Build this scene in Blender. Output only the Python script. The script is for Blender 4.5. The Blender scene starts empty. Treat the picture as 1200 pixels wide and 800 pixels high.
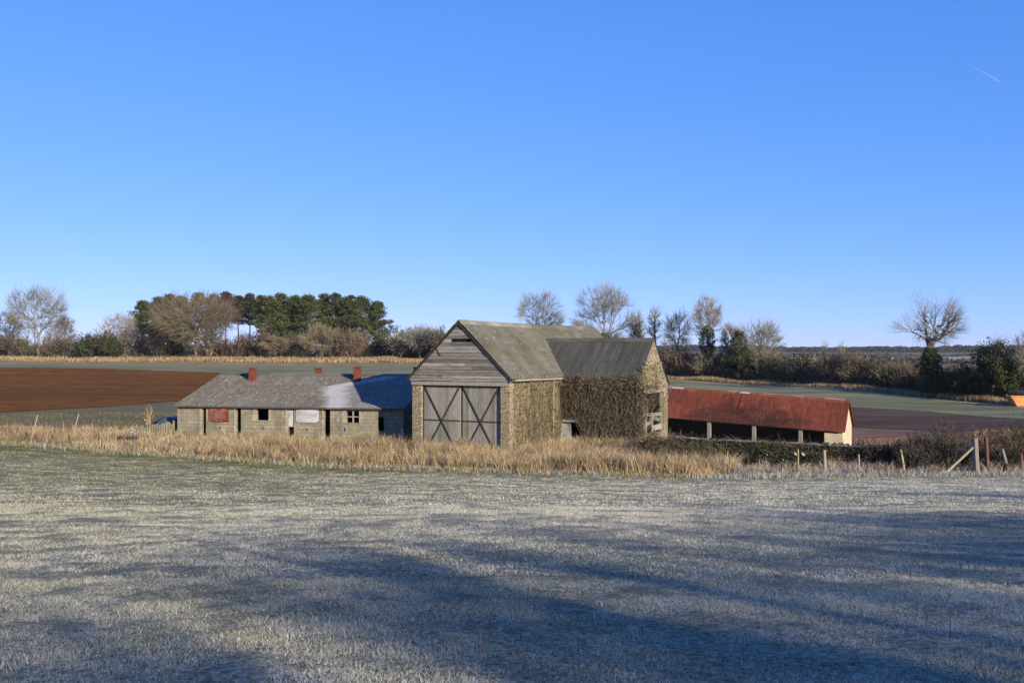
import bpy, math, random
import numpy as np
from mathutils import Vector, Matrix

R = math.radians
scene = bpy.context.scene
COL = scene.collection
F = 1167.0            # focal length in photo pixels (35 mm on 36 mm, 1200 px wide)

# ---------------------------------------------------------------- camera, sky, sun, exposure
cam_d = bpy.data.cameras.new("camera")
cam_d.lens = 35.0
cam_d.sensor_width = 36.0
cam_d.clip_start = 0.1
cam_d.clip_end = 20000.0
cam = bpy.data.objects.new("camera", cam_d)
COL.objects.link(cam)
cam.location = (0, 0, 0)
cam.rotation_euler = (R(90) + math.atan(10 / F), 0, 0)   # horizon at row 410 of 800
scene.camera = cam

SUN_AZ, SUN_EL = R(143), R(16.5)      # clockwise from the view direction (+Y)
to_sun = Vector((math.sin(SUN_AZ) * math.cos(SUN_EL), math.cos(SUN_AZ) * math.cos(SUN_EL), math.sin(SUN_EL)))
world = bpy.data.worlds.new("World")
scene.world = world
world.use_nodes = True
wn = world.node_tree.nodes
bg = wn["Background"]
sky = wn.new("ShaderNodeTexSky")
sky.sky_type = 'NISHITA'
sky.sun_disc = False
sky.sun_elevation = SUN_EL
sky.sun_rotation = SUN_AZ
sky.altitude = 150
sky.air_density = 0.7
sky.dust_density = 0.0
sky.ozone_density = 3.0
# the camera's own rendering of blue: a flatter, colder sky than the bare model
ss = wn.new("ShaderNodeSeparateColor"); sc_ = wn.new("ShaderNodeCombineColor")
world.node_tree.links.new(sky.outputs[0], ss.inputs[0])
for i_, (e_, m_) in enumerate(((0.88, 0.82), (0.60, 1.62), (0.40, 4.1))):
    pw = wn.new("ShaderNodeMath"); pw.operation = 'POWER'; pw.inputs[1].default_value = e_
    ml = wn.new("ShaderNodeMath"); ml.operation = 'MULTIPLY'; ml.inputs[1].default_value = m_
    world.node_tree.links.new(ss.outputs[i_], pw.inputs[0]); world.node_tree.links.new(pw.outputs[0], ml.inputs[0])
    world.node_tree.links.new(ml.outputs[0], sc_.inputs[i_])
world.node_tree.links.new(sc_.outputs[0], bg.inputs[0])
bg.inputs[1].default_value = 0.078
sun_d = bpy.data.lights.new("sun", 'SUN')
sun_d.energy = 5.0
sun_d.angle = R(0.55)
sun_d.color = (1.0, 0.88, 0.70)
sun = bpy.data.objects.new("sun", sun_d)
COL.objects.link(sun)
sun.rotation_euler = (-to_sun).to_track_quat('-Z', 'Y').to_euler()
scene.view_settings.view_transform = 'Standard'
scene.view_settings.look = 'None'
scene.view_settings.exposure = 0.75
scene.view_settings.gamma = 1.0
scene.render.engine = 'CYCLES'
scene.cycles.max_bounces = 6
scene.cycles.transparent_max_bounces = 8

# ---------------------------------------------------------------- numeric helpers
def hash2(ix, iy, seed):
    n = (ix * 374761393 + iy * 668265263 + seed * 1442695041) & 0xFFFFFFFF
    n = ((n ^ (n >> 13)) * 1274126177) & 0xFFFFFFFF
    return ((n ^ (n >> 16)) & 0xFFFF) / 65535.0

def vnoise(x, y, scale, seed=0):
    x = np.asarray(x, float) / scale; y = np.asarray(y, float) / scale
    ix = np.floor(x).astype(np.int64); iy = np.floor(y).astype(np.int64)
    fx = x - ix; fy = y - iy
    fx = fx * fx * (3 - 2 * fx); fy = fy * fy * (3 - 2 * fy)
    a = hash2(ix, iy, seed); b = hash2(ix + 1, iy, seed); c = hash2(ix, iy + 1, seed); d = hash2(ix + 1, iy + 1, seed)
    return (a * (1 - fx) + b * fx) * (1 - fy) + (c * (1 - fx) + d * fx) * fy

def sstep(a, b, x):
    t = np.clip((np.asarray(x, float) - a) / (b - a), 0, 1)
    return t * t * (3 - 2 * t)

# ---------------------------------------------------------------- terrain
CTRL = [  # (photo column, photo row, distance)
    (0, 610, 20), (600, 610, 20), (1200, 610, 20), (-300, 610, 20), (1500, 610, 20),
    (0, 680, 12), (600, 677, 12), (1200, 677, 12), (-400, 677, 12), (1600, 677, 12),
    (0, 578, 30), (600, 579, 30), (1200, 579, 30), (-200, 578, 30), (1400, 579, 30),
    (0, 520, 57), (200, 535, 51), (400, 548, 46.5), (600, 554, 44.5), (800, 560, 43), (1000, 558, 43.5), (1200, 556, 44),
    (-200, 515, 60), (1400, 556, 45),
    (490, 524, 58), (650, 521, 59.6), (300, 513, 64), (560, 516, 63), (740, 524, 58), (780, 514, 64), (470, 513, 64),
    (600, 507, 68), (480, 503, 72),
    (0, 495, 75), (150, 497, 72), (0, 482, 88), (200, 470, 105), (0, 431, 200), (250, 434, 195), (420, 436, 190),
    (0, 418, 240), (250, 418, 240), (450, 419, 236), (-200, 418, 243),
    (600, 428, 205), (700, 436, 187), (800, 443, 172), (800, 453, 145), (890, 448, 159), (880, 453, 151), (1000, 452, 144), (1000, 459, 136),
    (1090, 462, 132), (1090, 468, 125), (1170, 468, 122), (1170, 475, 115), (1300, 478, 106),
    (1040, 519, 76), (1150, 512, 75), (1000, 478, 108), (1180, 490, 96), (900, 523, 72), (850, 520, 75), (1000, 550, 50), (900, 548, 50), (1150, 548, 50),
    (1300, 512, 72),
    (0, 415, 400), (400, 416, 400), (700, 421, 400), (950, 424, 400), (1200, 428, 400), (1500, 428, 400),
    (0, 415, 800), (400, 416, 800), (800, 418, 800), (1200, 419, 800),
    (-200, 412, 1500), (300, 412, 1500), (800, 412, 1500), (1400, 412, 1500),
    (-200, 411, 3500), (600, 411, 3500), (1400, 411, 3500),
]
def uv_of(x, y):
    x = np.asarray(x, float); y = np.asarray(y, float)
    yy = np.maximum(y, 4.0)
    return np.clip(x / (yy + 12), -0.75, 0.75) * 2.2, np.log((yy + 12) / 12.0)
_cx = np.array([(p - 600) / F * d for p, q, d in CTRL]); _cy = np.array([float(d) for p, q, d in CTRL])
_cz = np.array([-(q - 410) / F * d for p, q, d in CTRL])
_cu, _cv = uv_of(_cx, _cy)
def _phi(r2):
    return np.where(r2 > 1e-12, 0.5 * r2 * np.log(np.maximum(r2, 1e-12)), 0)
_n = len(CTRL)
_K = _phi((_cu[:, None] - _cu) ** 2 + (_cv[:, None] - _cv) ** 2) + np.eye(_n) * 2e-4
_P = np.stack([np.ones(_n), _cu, _cv], 1)
_A = np.block([[_K, _P], [_P.T, np.zeros((3, 3))]])
# fit depression angle (z / distance), smoother over range than z itself
_w = np.linalg.solve(_A, np.concatenate([_cz / (_cy + 2), np.zeros(3)]))
def G(x, y):
    x = np.atleast_1d(np.asarray(x, float)); y = np.atleast_1d(np.asarray(y, float))
    out = np.empty(x.shape)
    fx, fy, fo = x.ravel(), y.ravel(), out.ravel()
    for i in range(0, fx.size, 40000):
        u, v = uv_of(fx[i:i + 40000], fy[i:i + 40000])
        k = _phi((u[:, None] - _cu) ** 2 + (v[:, None] - _cv) ** 2)
        s = k @ _w[:_n] + _w[_n] + _w[_n + 1] * u + _w[_n + 2] * v
        yy = fy[i:i + 40000]
        far = s * (np.maximum(yy, 4) + 2)
        near = -1.7 - 0.087 * np.maximum(yy, -45)
        b = sstep(9, 20, yy)
        fo[i:i + 40000] = far * b + near * (1 - b)
    return fo.reshape(x.shape)
def g1(x, y):
    return float(G(x, y)[0])
def at(px, d, dz=0.0):
    x = (px - 600) / F * d
    return Vector((x, d, g1(x, d) + dz))
def hit(px, py, dmin=6.0, dmax=400.0):
    """the point of the terrain seen at a photo position, from dmin outwards"""
    ds = np.geomspace(dmin, dmax, 900)
    xs = (px - 600) / F * ds
    rows = 410 - G(xs, ds) / ds * F
    k = np.argmax(rows <= py)
    if rows[k] > py: k = len(ds) - 1
    return (xs[k], ds[k])

# ---------------------------------------------------------------- objects and tags
def tag(o, label=None, cat=None, group=None, kind=None):
    if label: o["label"] = label
    if cat: o["category"] = cat
    if group: o["group"] = group
    if kind: o["kind"] = kind
    return o
def empty(name, loc, rz=0.0):
    o = bpy.data.objects.new(name, None)
    COL.objects.link(o)
    o.location = loc; o.rotation_euler = (0, 0, rz); o.empty_display_size = 0.3
    return o
def link(name, me, mats, parent=None):
    o = bpy.data.objects.new(name, me)
    COL.objects.link(o)
    for m in (mats if isinstance(mats, (list, tuple)) else [mats]): me.materials.append(m)
    if parent: o.parent = parent
    return o
def dup(o, loc=None, rz=None, sc=None, parent=None):
    c = o.copy(); COL.objects.link(c)
    if parent is not None: c.parent = parent
    if loc is not None: c.location = loc
    if rz is not None: c.rotation_euler = (0, 0, rz)
    if sc is not None: c.scale = sc
    for k in [q for q in scene.objects if q.parent == o]:
        dup(k, parent=c)
    return c
def np_mesh(name, V, loops, sizes, C=None, smooth=False):
    me = bpy.data.meshes.new(name)
    V = np.ascontiguousarray(V, np.float32); loops = np.asarray(loops, np.int32).ravel(); sizes = np.asarray(sizes, np.int32)
    me.vertices.add(len(V)); me.vertices.foreach_set("co", V.ravel())
    me.loops.add(len(loops)); me.loops.foreach_set("vertex_index", loops)
    st = np.zeros(len(sizes), np.int32); st[1:] = np.cumsum(sizes)[:-1]
    me.polygons.add(len(sizes)); me.polygons.foreach_set("loop_start", st); me.polygons.foreach_set("loop_total", sizes)
    me.polygons.foreach_set("use_smooth", np.full(len(sizes), bool(smooth)))
    if C is not None:
        at_ = me.attributes.new("Col", 'FLOAT_COLOR', 'POINT')
        CC = np.ones((len(V), 4), np.float32); CC[:, :3] = C
        at_.data.foreach_set("color", CC.ravel())
    me.update(calc_edges=True); me.validate()
    return me

class MB:
    """collects solids; build() links them as ONE mesh"""
    def __init__(s): s.v = []; s.f = []; s.c = []
    def add(s, vs, fs, c=1.0):
        n = len(s.v); s.v += [tuple(v) for v in vs]; s.f += [tuple(i + n for i in f) for f in fs]
        c = (c, c, c) if isinstance(c, (int, float)) else c
        s.c += [c] * len(vs)
    def hexa(s, p, c=1.0):
        s.add(p, [(3, 2, 1, 0), (4, 5, 6, 7), (0, 1, 5, 4), (1, 2, 6, 5), (2, 3, 7, 6), (3, 0, 4, 7)], c)
    def box(s, x0, x1, y0, y1, z0, z1, c=1.0):
        s.hexa([(x0, y0, z0), (x1, y0, z0), (x1, y1, z0), (x0, y1, z0), (x0, y0, z1), (x1, y0, z1), (x1, y1, z1), (x0, y1, z1)], c)
    def prism(s, poly, axis, a0, a1, c=1.0):
        """poly: 2-D points; axis 'x' -> (y,z) swept in x, 'y' -> (x,z) swept in y"""
        n = len(poly)
        mk = (lambda p, a: (a, p[0], p[1])) if axis == 'x' else (lambda p, a: (p[0], a, p[1])) if axis == 'y' else (lambda p, a: (p[0], p[1], a))
        vs = [mk(p, a0) for p in poly] + [mk(p, a1) for p in poly]
        fs = [tuple(range(n))[::-1], tuple(range(n, 2 * n))] + [(i, (i + 1) % n, n + (i + 1) % n, n + i) for i in range(n)]
        s.add(vs, fs, c)
    def beam(s, p, q, w, h, c=1.0, up=(0, 0, 1)):
        p, q = Vector(p), Vector(q); d = (q - p).normalized(); u = Vector(up)
        if abs(d.dot(u)) > .98: u = Vector((0, 1, 0))
        a = d.cross(u).normalized() * w / 2; b = a.cross(d).normalized() * h / 2
        s.hexa([p - a - b, p + a - b, p + a + b, p - a + b, q - a - b, q + a - b, q + a + b, q - a + b], c)
    def tube(s, pts, rad, n=8, c=1.0):
        pts = [Vector(p) for p in pts]; rs = rad if isinstance(rad, (list, tuple)) else [rad] * len(pts)
        vs = []; fs = []
        for i, p in enumerate(pts):
            d = (pts[min(i + 1, len(pts) - 1)] - pts[max(i - 1, 0)]).normalized()
            u = Vector((0, 0, 1)) if abs(d.z) < .9 else Vector((1, 0, 0))
            a = d.cross(u).normalized(); b = a.cross(d)
            for k in range(n):
                t = 2 * math.pi * k / n
                vs.append(p + (a * math.cos(t) + b * math.sin(t)) * rs[i])
        for i in range(len(pts) - 1):
            for k in range(n):
                fs.append((i * n + k, i * n + (k + 1) % n, (i + 1) * n + (k + 1) % n, (i + 1) * n + k))
        fs.append(tuple(range(n))); fs.append(tuple(range((len(pts) - 1) * n, len(pts) * n))[::-1])
        s.add(vs, fs, c)
    def build(s, name, mats, parent=None, shear=None, bevel=0, smooth=False):
        V = np.array(s.v, float)
        if shear: V[:, 2] += shear * V[:, 0]
        me = np_mesh(name, V, [i for f in s.f for i in f], [len(f) for f in s.f], np.array(s.c), smooth)
        o = link(name, me, mats, parent)
        if bevel:
            b = o.modifiers.new("bevel", 'BEVEL'); b.width = bevel; b.segments = 1; b.limit_method = 'ANGLE'
        return o

def holed_wall(mb, x0, x1, z0, z1, y0, y1, holes, c=1.0, axis='x'):
    """a wall along x (or along y) with rectangular openings (a0, a1, zb, zt)"""
    cuts = sorted({x0, x1} | {min(max(h[i], x0), x1) for h in holes for i in (0, 1)})
    for a, b in zip(cuts, cuts[1:]):
        if b - a < 1e-4: continue
        hs = sorted([(h[2], h[3]) for h in holes if h[0] <= a + 1e-5 and h[1] >= b - 1e-5])
        z = z0
        for zb, zt in hs + [(z1, z1)]:
            if zb > z + 1e-4:
                if axis == 'x': mb.box(a, b, y0, y1, z, zb, c)
                else: mb.box(y0, y1, a, b, z, zb, c)
            z = zt

# ---------------------------------------------------------------- materials
def newmat(name):
    m = bpy.data.materials.new(name); m.use_nodes = True
    nt = m.node_tree; b = nt.nodes["Principled BSDF"]
    return m, nt, nt.nodes, nt.links, b
def ramp(nodes, stops):
    r = nodes.new("ShaderNodeValToRGB")
    while len(r.color_ramp.elements) < len(stops): r.color_ramp.elements.new(0.5)
    for e, (p, c) in zip(r.color_ramp.elements, stops):
        e.position = p; e.color = (c[0], c[1], c[2], 1)
    return r
def coords(nodes, links, scale=(1, 1, 1), rot=(0, 0, 0)):
    tc = nodes.new("ShaderNodeTexCoord"); mp = nodes.new("ShaderNodeMapping")
    mp.inputs["Scale"].default_value = scale; mp.inputs["Rotation"].default_value = rot
    links.new(tc.outputs["Object"], mp.inputs["Vector"])
    return mp.outputs[0]
def noise(nodes, links, vec, scale, detail=4, rough=0.6):
    n = nodes.new("ShaderNodeTexNoise"); n.inputs["Scale"].default_value = scale
    n.inputs["Detail"].default_value = detail; n.inputs["Roughness"].default_value = rough
    links.new(vec, n.inputs["Vector"]); return n.outputs["Fac"]
def mixc(nodes, links, fac, a, b, blend='MIX'):
    m = nodes.new("ShaderNodeMix"); m.data_type = 'RGBA'; m.blend_type = blend
    for s, v in ((m.inputs[0], fac), (m.inputs[6], a), (m.inputs[7], b)):
        if hasattr(v, "is_linked") or hasattr(v, "links"): links.new(v, s)
        else: s.default_value = v if isinstance(v, (int, float)) else (v[0], v[1], v[2], 1)
    return m.outputs[2]
def surf(name, stops, scale=3.0, stretch=(1, 1, 1), rough=0.9, bump=0.3, bump_scale=None, stain=None, stain_scale=0.5, stain_stretch=(1, 1, 1),
         stain_lim=(0.45, 0.65), spots=None, spot_scale=3.0, spot_lim=(0.16, 0.10), tint=False, spec=0.2):
    m, nt, N, L, b = newmat(name)
    v = coords(N, L, stretch)
    f = noise(N, L, v, scale, 6, 0.65)
    r = ramp(N, stops); L.new(f, r.inputs[0]); c = r.outputs[0]
    if stain:
        v2 = coords(N, L, stain_stretch); f2 = noise(N, L, v2, stain_scale, 5, 0.6)
        mr = N.new("ShaderNodeMapRange"); mr.inputs[1].default_value, mr.inputs[2].default_value = stain_lim
        L.new(f2, mr.inputs[0]); c = mixc(N, L, mr.outputs[0], c, stain)
    if spots:
        v3 = coords(N, L); vo = N.new("ShaderNodeTexVoronoi"); vo.inputs["Scale"].default_value = spot_scale; L.new(v3, vo.inputs["Vector"])
        mr = N.new("ShaderNodeMapRange"); mr.inputs[1].default_value, mr.inputs[2].default_value = spot_lim
        L.new(vo.outputs["Distance"], mr.inputs[0]); c = mixc(N, L, mr.outputs[0], c, spots)
    if tint:
        a = N.new("ShaderNodeAttribute"); a.attribute_name = "Col"
        c = mixc(N, L, 1.0, c, a.outputs["Color"], 'MULTIPLY')
    L.new(c, b.inputs["Base Color"])
    b.inputs["Roughness"].default_value = rough; b.inputs["Specular IOR Level"].default_value = spec
    if bump:
        bf = noise(N, L, v, bump_scale or scale * 2, 6, 0.7)
        bp = N.new("ShaderNodeBump"); bp.inputs["Strength"].default_value = bump; bp.inputs["Distance"].default_value = 0.05
        L.new(bf, bp.inputs["Height"]); L.new(bp.outputs[0], b.inputs["Normal"])
    return m
def block_mat(name):
    """weathered concrete blocks: mottled, stained, faint joints"""
    m, nt, N, L, b = newmat(name)
    v = coords(N, L); f = noise(N, L, v, 2.6, 6, .7)
    r = ramp(N, [(.25, (.15, .13, .09)), (.45, (.225, .198, .145)), (.6, (.27, .24, .18)), (.8, (.35, .315, .24))]); L.new(f, r.inputs[0]); c = r.outputs[0]
    sp = N.new("ShaderNodeSeparateXYZ"); L.new(v, sp.inputs[0])
    ad = N.new("ShaderNodeMath"); ad.operation = 'ADD'; L.new(sp.outputs[0], ad.inputs[0]); L.new(sp.outputs[1], ad.inputs[1])
    cb = N.new("ShaderNodeCombineXYZ"); L.new(ad.outputs[0], cb.inputs[0]); L.new(sp.outputs[2], cb.inputs[1])
    bt = N.new("ShaderNodeTexBrick"); bt.inputs["Scale"].default_value = 1.0; bt.inputs["Brick Width"].default_value = .46; bt.inputs["Row Height"].default_value = .23
    bt.inputs["Mortar Size"].default_value = .014; bt.inputs["Color1"].default_value = (.78, .78, .78, 1); bt.inputs["Color2"].default_value = (1.12, 1.1, 1.06, 1); bt.inputs["Mortar"].default_value = (.55, .53, .5, 1)
    L.new(cb.outputs[0], bt.inputs["Vector"]); c = mixc(N, L, .8, c, bt.outputs["Color"], 'MULTIPLY')
    for sc, st, lim, col in ((1.2, (1, 1, .45), (.5, .7), (.10, .09, .06)), (3.5, (1, 1, 1), (.60, .72), (.40, .37, .29)), (.7, (1, 1, .6), (.55, .7), (.16, .165, .09))):
        f2 = noise(N, L, coords(N, L, st), sc, 5, .65); mr = N.new("ShaderNodeMapRange"); mr.inputs[1].default_value, mr.inputs[2].default_value = lim; mr.inputs[4].default_value = .75
        L.new(f2, mr.inputs[0]); c = mixc(N, L, mr.outputs[0], c, col)
    a = N.new("ShaderNodeAttribute"); a.attribute_name = "Col"; c = mixc(N, L, 1.0, c, a.outputs["Color"], 'MULTIPLY')
    L.new(c, b.inputs["Base Color"]); b.inputs["Roughness"].default_value = .95; b.inputs["Specular IOR Level"].default_value = .1
    bp = N.new("ShaderNodeBump"); bp.inputs["Strength"].default_value = .6; bp.inputs["Distance"].default_value = .04; L.new(noise(N, L, v, 11, 5, .7), bp.inputs["Height"]); L.new(bp.outputs[0], b.inputs["Normal"])
    return m
def stone_mat(name, cols, mortar, scale=3.2, stain=None, stain_lim=(0.5, 0.7)):
    """coursed rubble: flattened cells, one tone per stone, sunken joints"""
    m, nt, N, L, b = newmat(name)
    v = coords(N, L, (1, 1, 2.1))
    wob = N.new("ShaderNodeTexNoise"); wob.inputs["Scale"].default_value = 2.5; L.new(v, wob.inputs["Vector"])
    add = N.new("ShaderNodeMix"); add.data_type = 'VECTOR'; add.inputs[0].default_value = 0.12
    L.new(v, add.inputs[4]); L.new(wob.outputs["Color"], add.inputs[5])
    vo = N.new("ShaderNodeTexVoronoi"); vo.inputs["Scale"].default_value = scale; L.new(add.outputs[1], vo.inputs["Vector"])
    ve = N.new("ShaderNodeTexVoronoi"); ve.feature = 'DISTANCE_TO_EDGE'; ve.inputs["Scale"].default_value = scale; L.new(add.outputs[1], ve.inputs["Vector"])
    sp = N.new("ShaderNodeSeparateColor"); L.new(vo.outputs["Color"], sp.inputs[0])
    r = ramp(N, cols); L.new(sp.outputs[0], r.inputs[0])
    f = noise(N, L, v, 9, 5, 0.7)
    c = mixc(N, L, 0.35, r.outputs[0], f, 'OVERLAY')
    mr = N.new("ShaderNodeMapRange"); mr.inputs[1].default_value = 0.02; mr.inputs[2].default_value = 0.10; L.new(ve.outputs["Distance"], mr.inputs[0])
    c = mixc(N, L, mr.outputs[0], mortar, c)
    if stain:
        f2 = noise(N, L, coords(N, L, (1, 1, 0.5)), 0.9, 5)
        m2 = N.new("ShaderNodeMapRange"); m2.inputs[1].default_value, m2.inputs[2].default_value = stain_lim; L.new(f2, m2.inputs[0])
        c = mixc(N, L, m2.outputs[0], c, stain)
    L.new(c, b.inputs["Base Color"]); b.inputs["Roughness"].default_value = 0.95; b.inputs["Specular IOR Level"].default_value = 0.1
    bp = N.new("ShaderNodeBump"); bp.inputs["Strength"].default_value = 0.8; bp.inputs["Distance"].default_value = 0.06
    h = N.new("ShaderNodeMath"); h.operation = 'MULTIPLY_ADD'; h.inputs[1].default_value = 0.4; L.new(f, h.inputs[0]); L.new(mr.outputs[0], h.inputs[2])
    L.new(h.outputs[0], bp.inputs["Height"]); L.new(bp.outputs[0], b.inputs["Normal"])
    return m
def leaf_mat(name, trans=0.25, rough=0.75, spec=0.2):
    m, nt, N, L, b = newmat(name)
    a = N.new("ShaderNodeAttribute"); a.attribute_name = "Col"
    L.new(a.outputs["Color"], b.inputs["Base Color"]); b.inputs["Roughness"].default_value = rough; b.inputs["Specular IOR Level"].default_value = spec
    if trans:
        t = N.new("ShaderNodeBsdfTranslucent"); L.new(a.outputs["Color"], t.inputs[0])
        mx = N.new("ShaderNodeMixShader"); mx.inputs[0].default_value = trans
        L.new(b.outputs[0], mx.inputs[1]); L.new(t.outputs[0], mx.inputs[2]); L.new(mx.outputs[0], N["Material Output"].inputs[0])
    return m
VEG = leaf_mat("vegetation")
BLOCK = block_mat("weathered_block")
BARK = leaf_mat("bark", 0, 0.9, 0.1)
M = {
    'barn_stone': stone_mat("barn_stone", [(0, (.22, .155, .085)), (.35, (.30, .235, .14)), (.7, (.36, .295, .19)), (1, (.26, .235, .18))], (.24, .20, .14), 4.6, (.20, .17, .09), (.55, .75)),
    'pale_stone': stone_mat("pale_stone", [(0, (.20, .155, .09)), (.4, (.27, .225, .145)), (.75, (.36, .305, .21)), (1, (.21, .18, .125))], (.17, .14, .095), 4.6, (.15, .135, .075), (.5, .7)),
    'rubble': stone_mat("rubble", [(0, (.22, .20, .16)), (.5, (.32, .29, .23)), (1, (.26, .23, .17))], (.10, .09, .07), 3.0),
    'plank': surf("weathered_plank", [(.25, (.095, .083, .07)), (.5, (.195, .178, .152)), (.75, (.31, .288, .255))], 2.2, (1, 6, 22), .9, .5, tint=True,
                  stain=(.10, .085, .07), stain_scale=.9, stain_stretch=(1, 1, 5), stain_lim=(.52, .75)),
    'door_plank': surf("door_plank", [(.25, (.135, .122, .098)), (.5, (.25, .23, .195)), (.75, (.36, .335, .29))], 2.2, (18, 6, 1), .9, .5, tint=True,
                       stain=(.15, .155, .075), stain_scale=.6, stain_stretch=(1.5, 1, .8), stain_lim=(.5, .75)),
    'iron': surf("dark_iron", [(.3, (.03, .025, .022)), (.7, (.07, .055, .045))], 8, bump=.1),
    'timber_dark': surf("dark_timber", [(.3, (.05, .045, .04)), (.7, (.13, .115, .10))], 3, (1, 1, 8), tint=True),
    'timber_grey': surf("grey_timber", [(.3, (.18, .16, .13)), (.7, (.36, .33, .28))], 4, (6, 6, 1), tint=True),
    'asbestos': surf("main_roof_sheet", [(.25, (.066, .062, .047)), (.5, (.106, .10, .078)), (.8, (.16, .15, .122))], 1.6, (3, 1, 1), .9, .25,
                     stain=(.08, .077, .05), stain_scale=.45, stain_stretch=(1, .5, 1), stain_lim=(.48, .68), spots=(.28, .27, .23), spot_scale=2.3, spot_lim=(.13, .06), tint=True),
    'asbestos_dark': surf("porch_roof_sheet", [(.25, (.035, .034, .030)), (.5, (.06, .058, .052)), (.8, (.105, .101, .09))], 1.3, (2.6, .35, .35), .9, .25, tint=True,
                          stain=(.07, .072, .05), stain_scale=.6, stain_stretch=(3, .4, .4), stain_lim=(.5, .7)),
    'concrete': surf("concrete_panel", [(.25, (.115, .10, .07)), (.45, (.18, .155, .11)), (.6, (.22, .195, .14)), (.8, (.29, .26, .19))], 2.6, (1, 1, 1), .95, .5, 9,
                     stain=(.115, .105, .075), stain_scale=1.3, stain_stretch=(1, 1, .5), stain_lim=(.5, .72), tint=True),
    'clay': surf("red_clay", [(.3, (.10, .026, .016)), (.7, (.19, .05, .03))], 5, bump=.3, stain=(.06, .035, .026), stain_scale=2.2, stain_lim=(.5, .66)),
    'red_board': surf("red_board", [(.3, (.11, .022, .013)), (.7, (.17, .038, .022))], 4, bump=.2, stain=(.22, .11, .08), stain_scale=1.5),
    'white_board': surf("white_board", [(.3, (.32, .325, .335)), (.7, (.46, .465, .475))], 4, bump=.2, stain=(.24, .235, .22), stain_scale=2),
    'cream': surf("limewashed_stone", [(.25, (.34, .28, .19)), (.5, (.46, .39, .275)), (.8, (.56, .49, .36))], 3, (1, 1, 2), .95, .5, 7, stain=(.40, .33, .22), stain_scale=1.3),
    'post_grey': surf("grey_post", [(.3, (.13, .12, .10)), (.7, (.24, .22, .19))], 4, (4, 4, 1)),  # base darkened to carry the shade over the gate post
    'post_brown': surf("brown_post", [(.3, (.09, .045, .028)), (.7, (.16, .08, .05))], 4, (4, 4, 1)),
    'pale_wood': surf("pale_wood", [(.3, (.22, .18, .12)), (.7, (.36, .30, .21))], 4, (4, 4, 1)),
    'frosty_stone': surf("frosted_coping", [(.3, (.10, .105, .10)), (.5, (.19, .20, .205)), (.75, (.33, .345, .36))], 4, bump=.5),
    'tarp': surf("blue_sheet", [(.3, (.035, .05, .085)), (.7, (.07, .095, .14))], 3, bump=.2, rough=.5),
    'skip': surf("orange_paint", [(.3, (.50, .20, .05)), (.6, (.66, .33, .10)), (.85, (.55, .2, .08))], 3, bump=.2, stain=(.42, .13, .06), stain_scale=1.6),
    'black': surf("near_black", [(.3, (.015, .015, .017)), (.7, (.035, .035, .04))], 4, bump=.1, rough=.5),
    'dark_floor': surf("yard_dirt", [(.3, (.06, .05, .04)), (.7, (.12, .10, .08))], 2),
    'soil': surf("ploughed_soil", [(.32, (.085, .036, .012)), (.5, (.16, .068, .024)), (.68, (.28, .125, .05))], 1.1, (.35, 1.2, 1), .95, 1.0, 4, stain=(.12, .058, .026), stain_scale=.07, stain_stretch=(.3, 1.6, 1), spec=0),
    'soil_dark': surf("dark_soil", [(.25, (.030, .016, .011)), (.5, (.065, .032, .02)), (.8, (.115, .06, .036))], .3, (.35, 1.6, 1), .95, .6, 2, stain=(.085, .065, .034), stain_scale=.09, stain_stretch=(.4, 2, 1)),
    'margin': surf("field_margin", [(.3, (.06, .055, .018)), (.5, (.13, .108, .045)), (.7, (.21, .155, .075))], .8, (.2, 1.8, 1), .95, .8, 3, stain=(.14, .13, .06), stain_scale=.15, stain_stretch=(.3, 2, 1)),
    'strip_green': surf("green_strip", [(.25, (.12, .118, .05)), (.45, (.18, .172, .085)), (.6, (.22, .205, .11)), (.8, (.30, .28, .17))], .6, (.3, 1.8, 1), .95, .6, 3, stain=(.11, .115, .055), stain_scale=.12, stain_stretch=(.3, 2, 1)),
    'straw_ground': surf("straw_ground", [(.25, (.17, .11, .055)), (.5, (.27, .19, .10)), (.8, (.36, .27, .15))], .5, (.6, 1.2, 1), .95, .6, 4, stain=(.13, .14, .06), stain_scale=.3),
    'chalk': surf("chalk_track", [(.3, (.52, .44, .30)), (.7, (.72, .63, .46))], .6, bump=.2, stain=(.36, .30, .17), stain_scale=.5, stain_lim=(.5, .62)),
    'land': surf("distant_land", [(.25, (.075, .06, .04)), (.5, (.11, .09, .055)), (.8, (.16, .13, .08))], .02, (1, 2, 1), .95, .2, 1, stain=(.10, .11, .06), stain_scale=.006, stain_stretch=(.5, 2, 1)),
    'pale_field': surf("pale_stubble", [(.3, (.40, .35, .28)), (.7, (.52, .47, .40))], .02, bump=.1),
    'grey_field': surf("grey_field", [(.3, (.20, .21, .16)), (.7, (.29, .30, .24))], .02, bump=.1),
}

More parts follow.
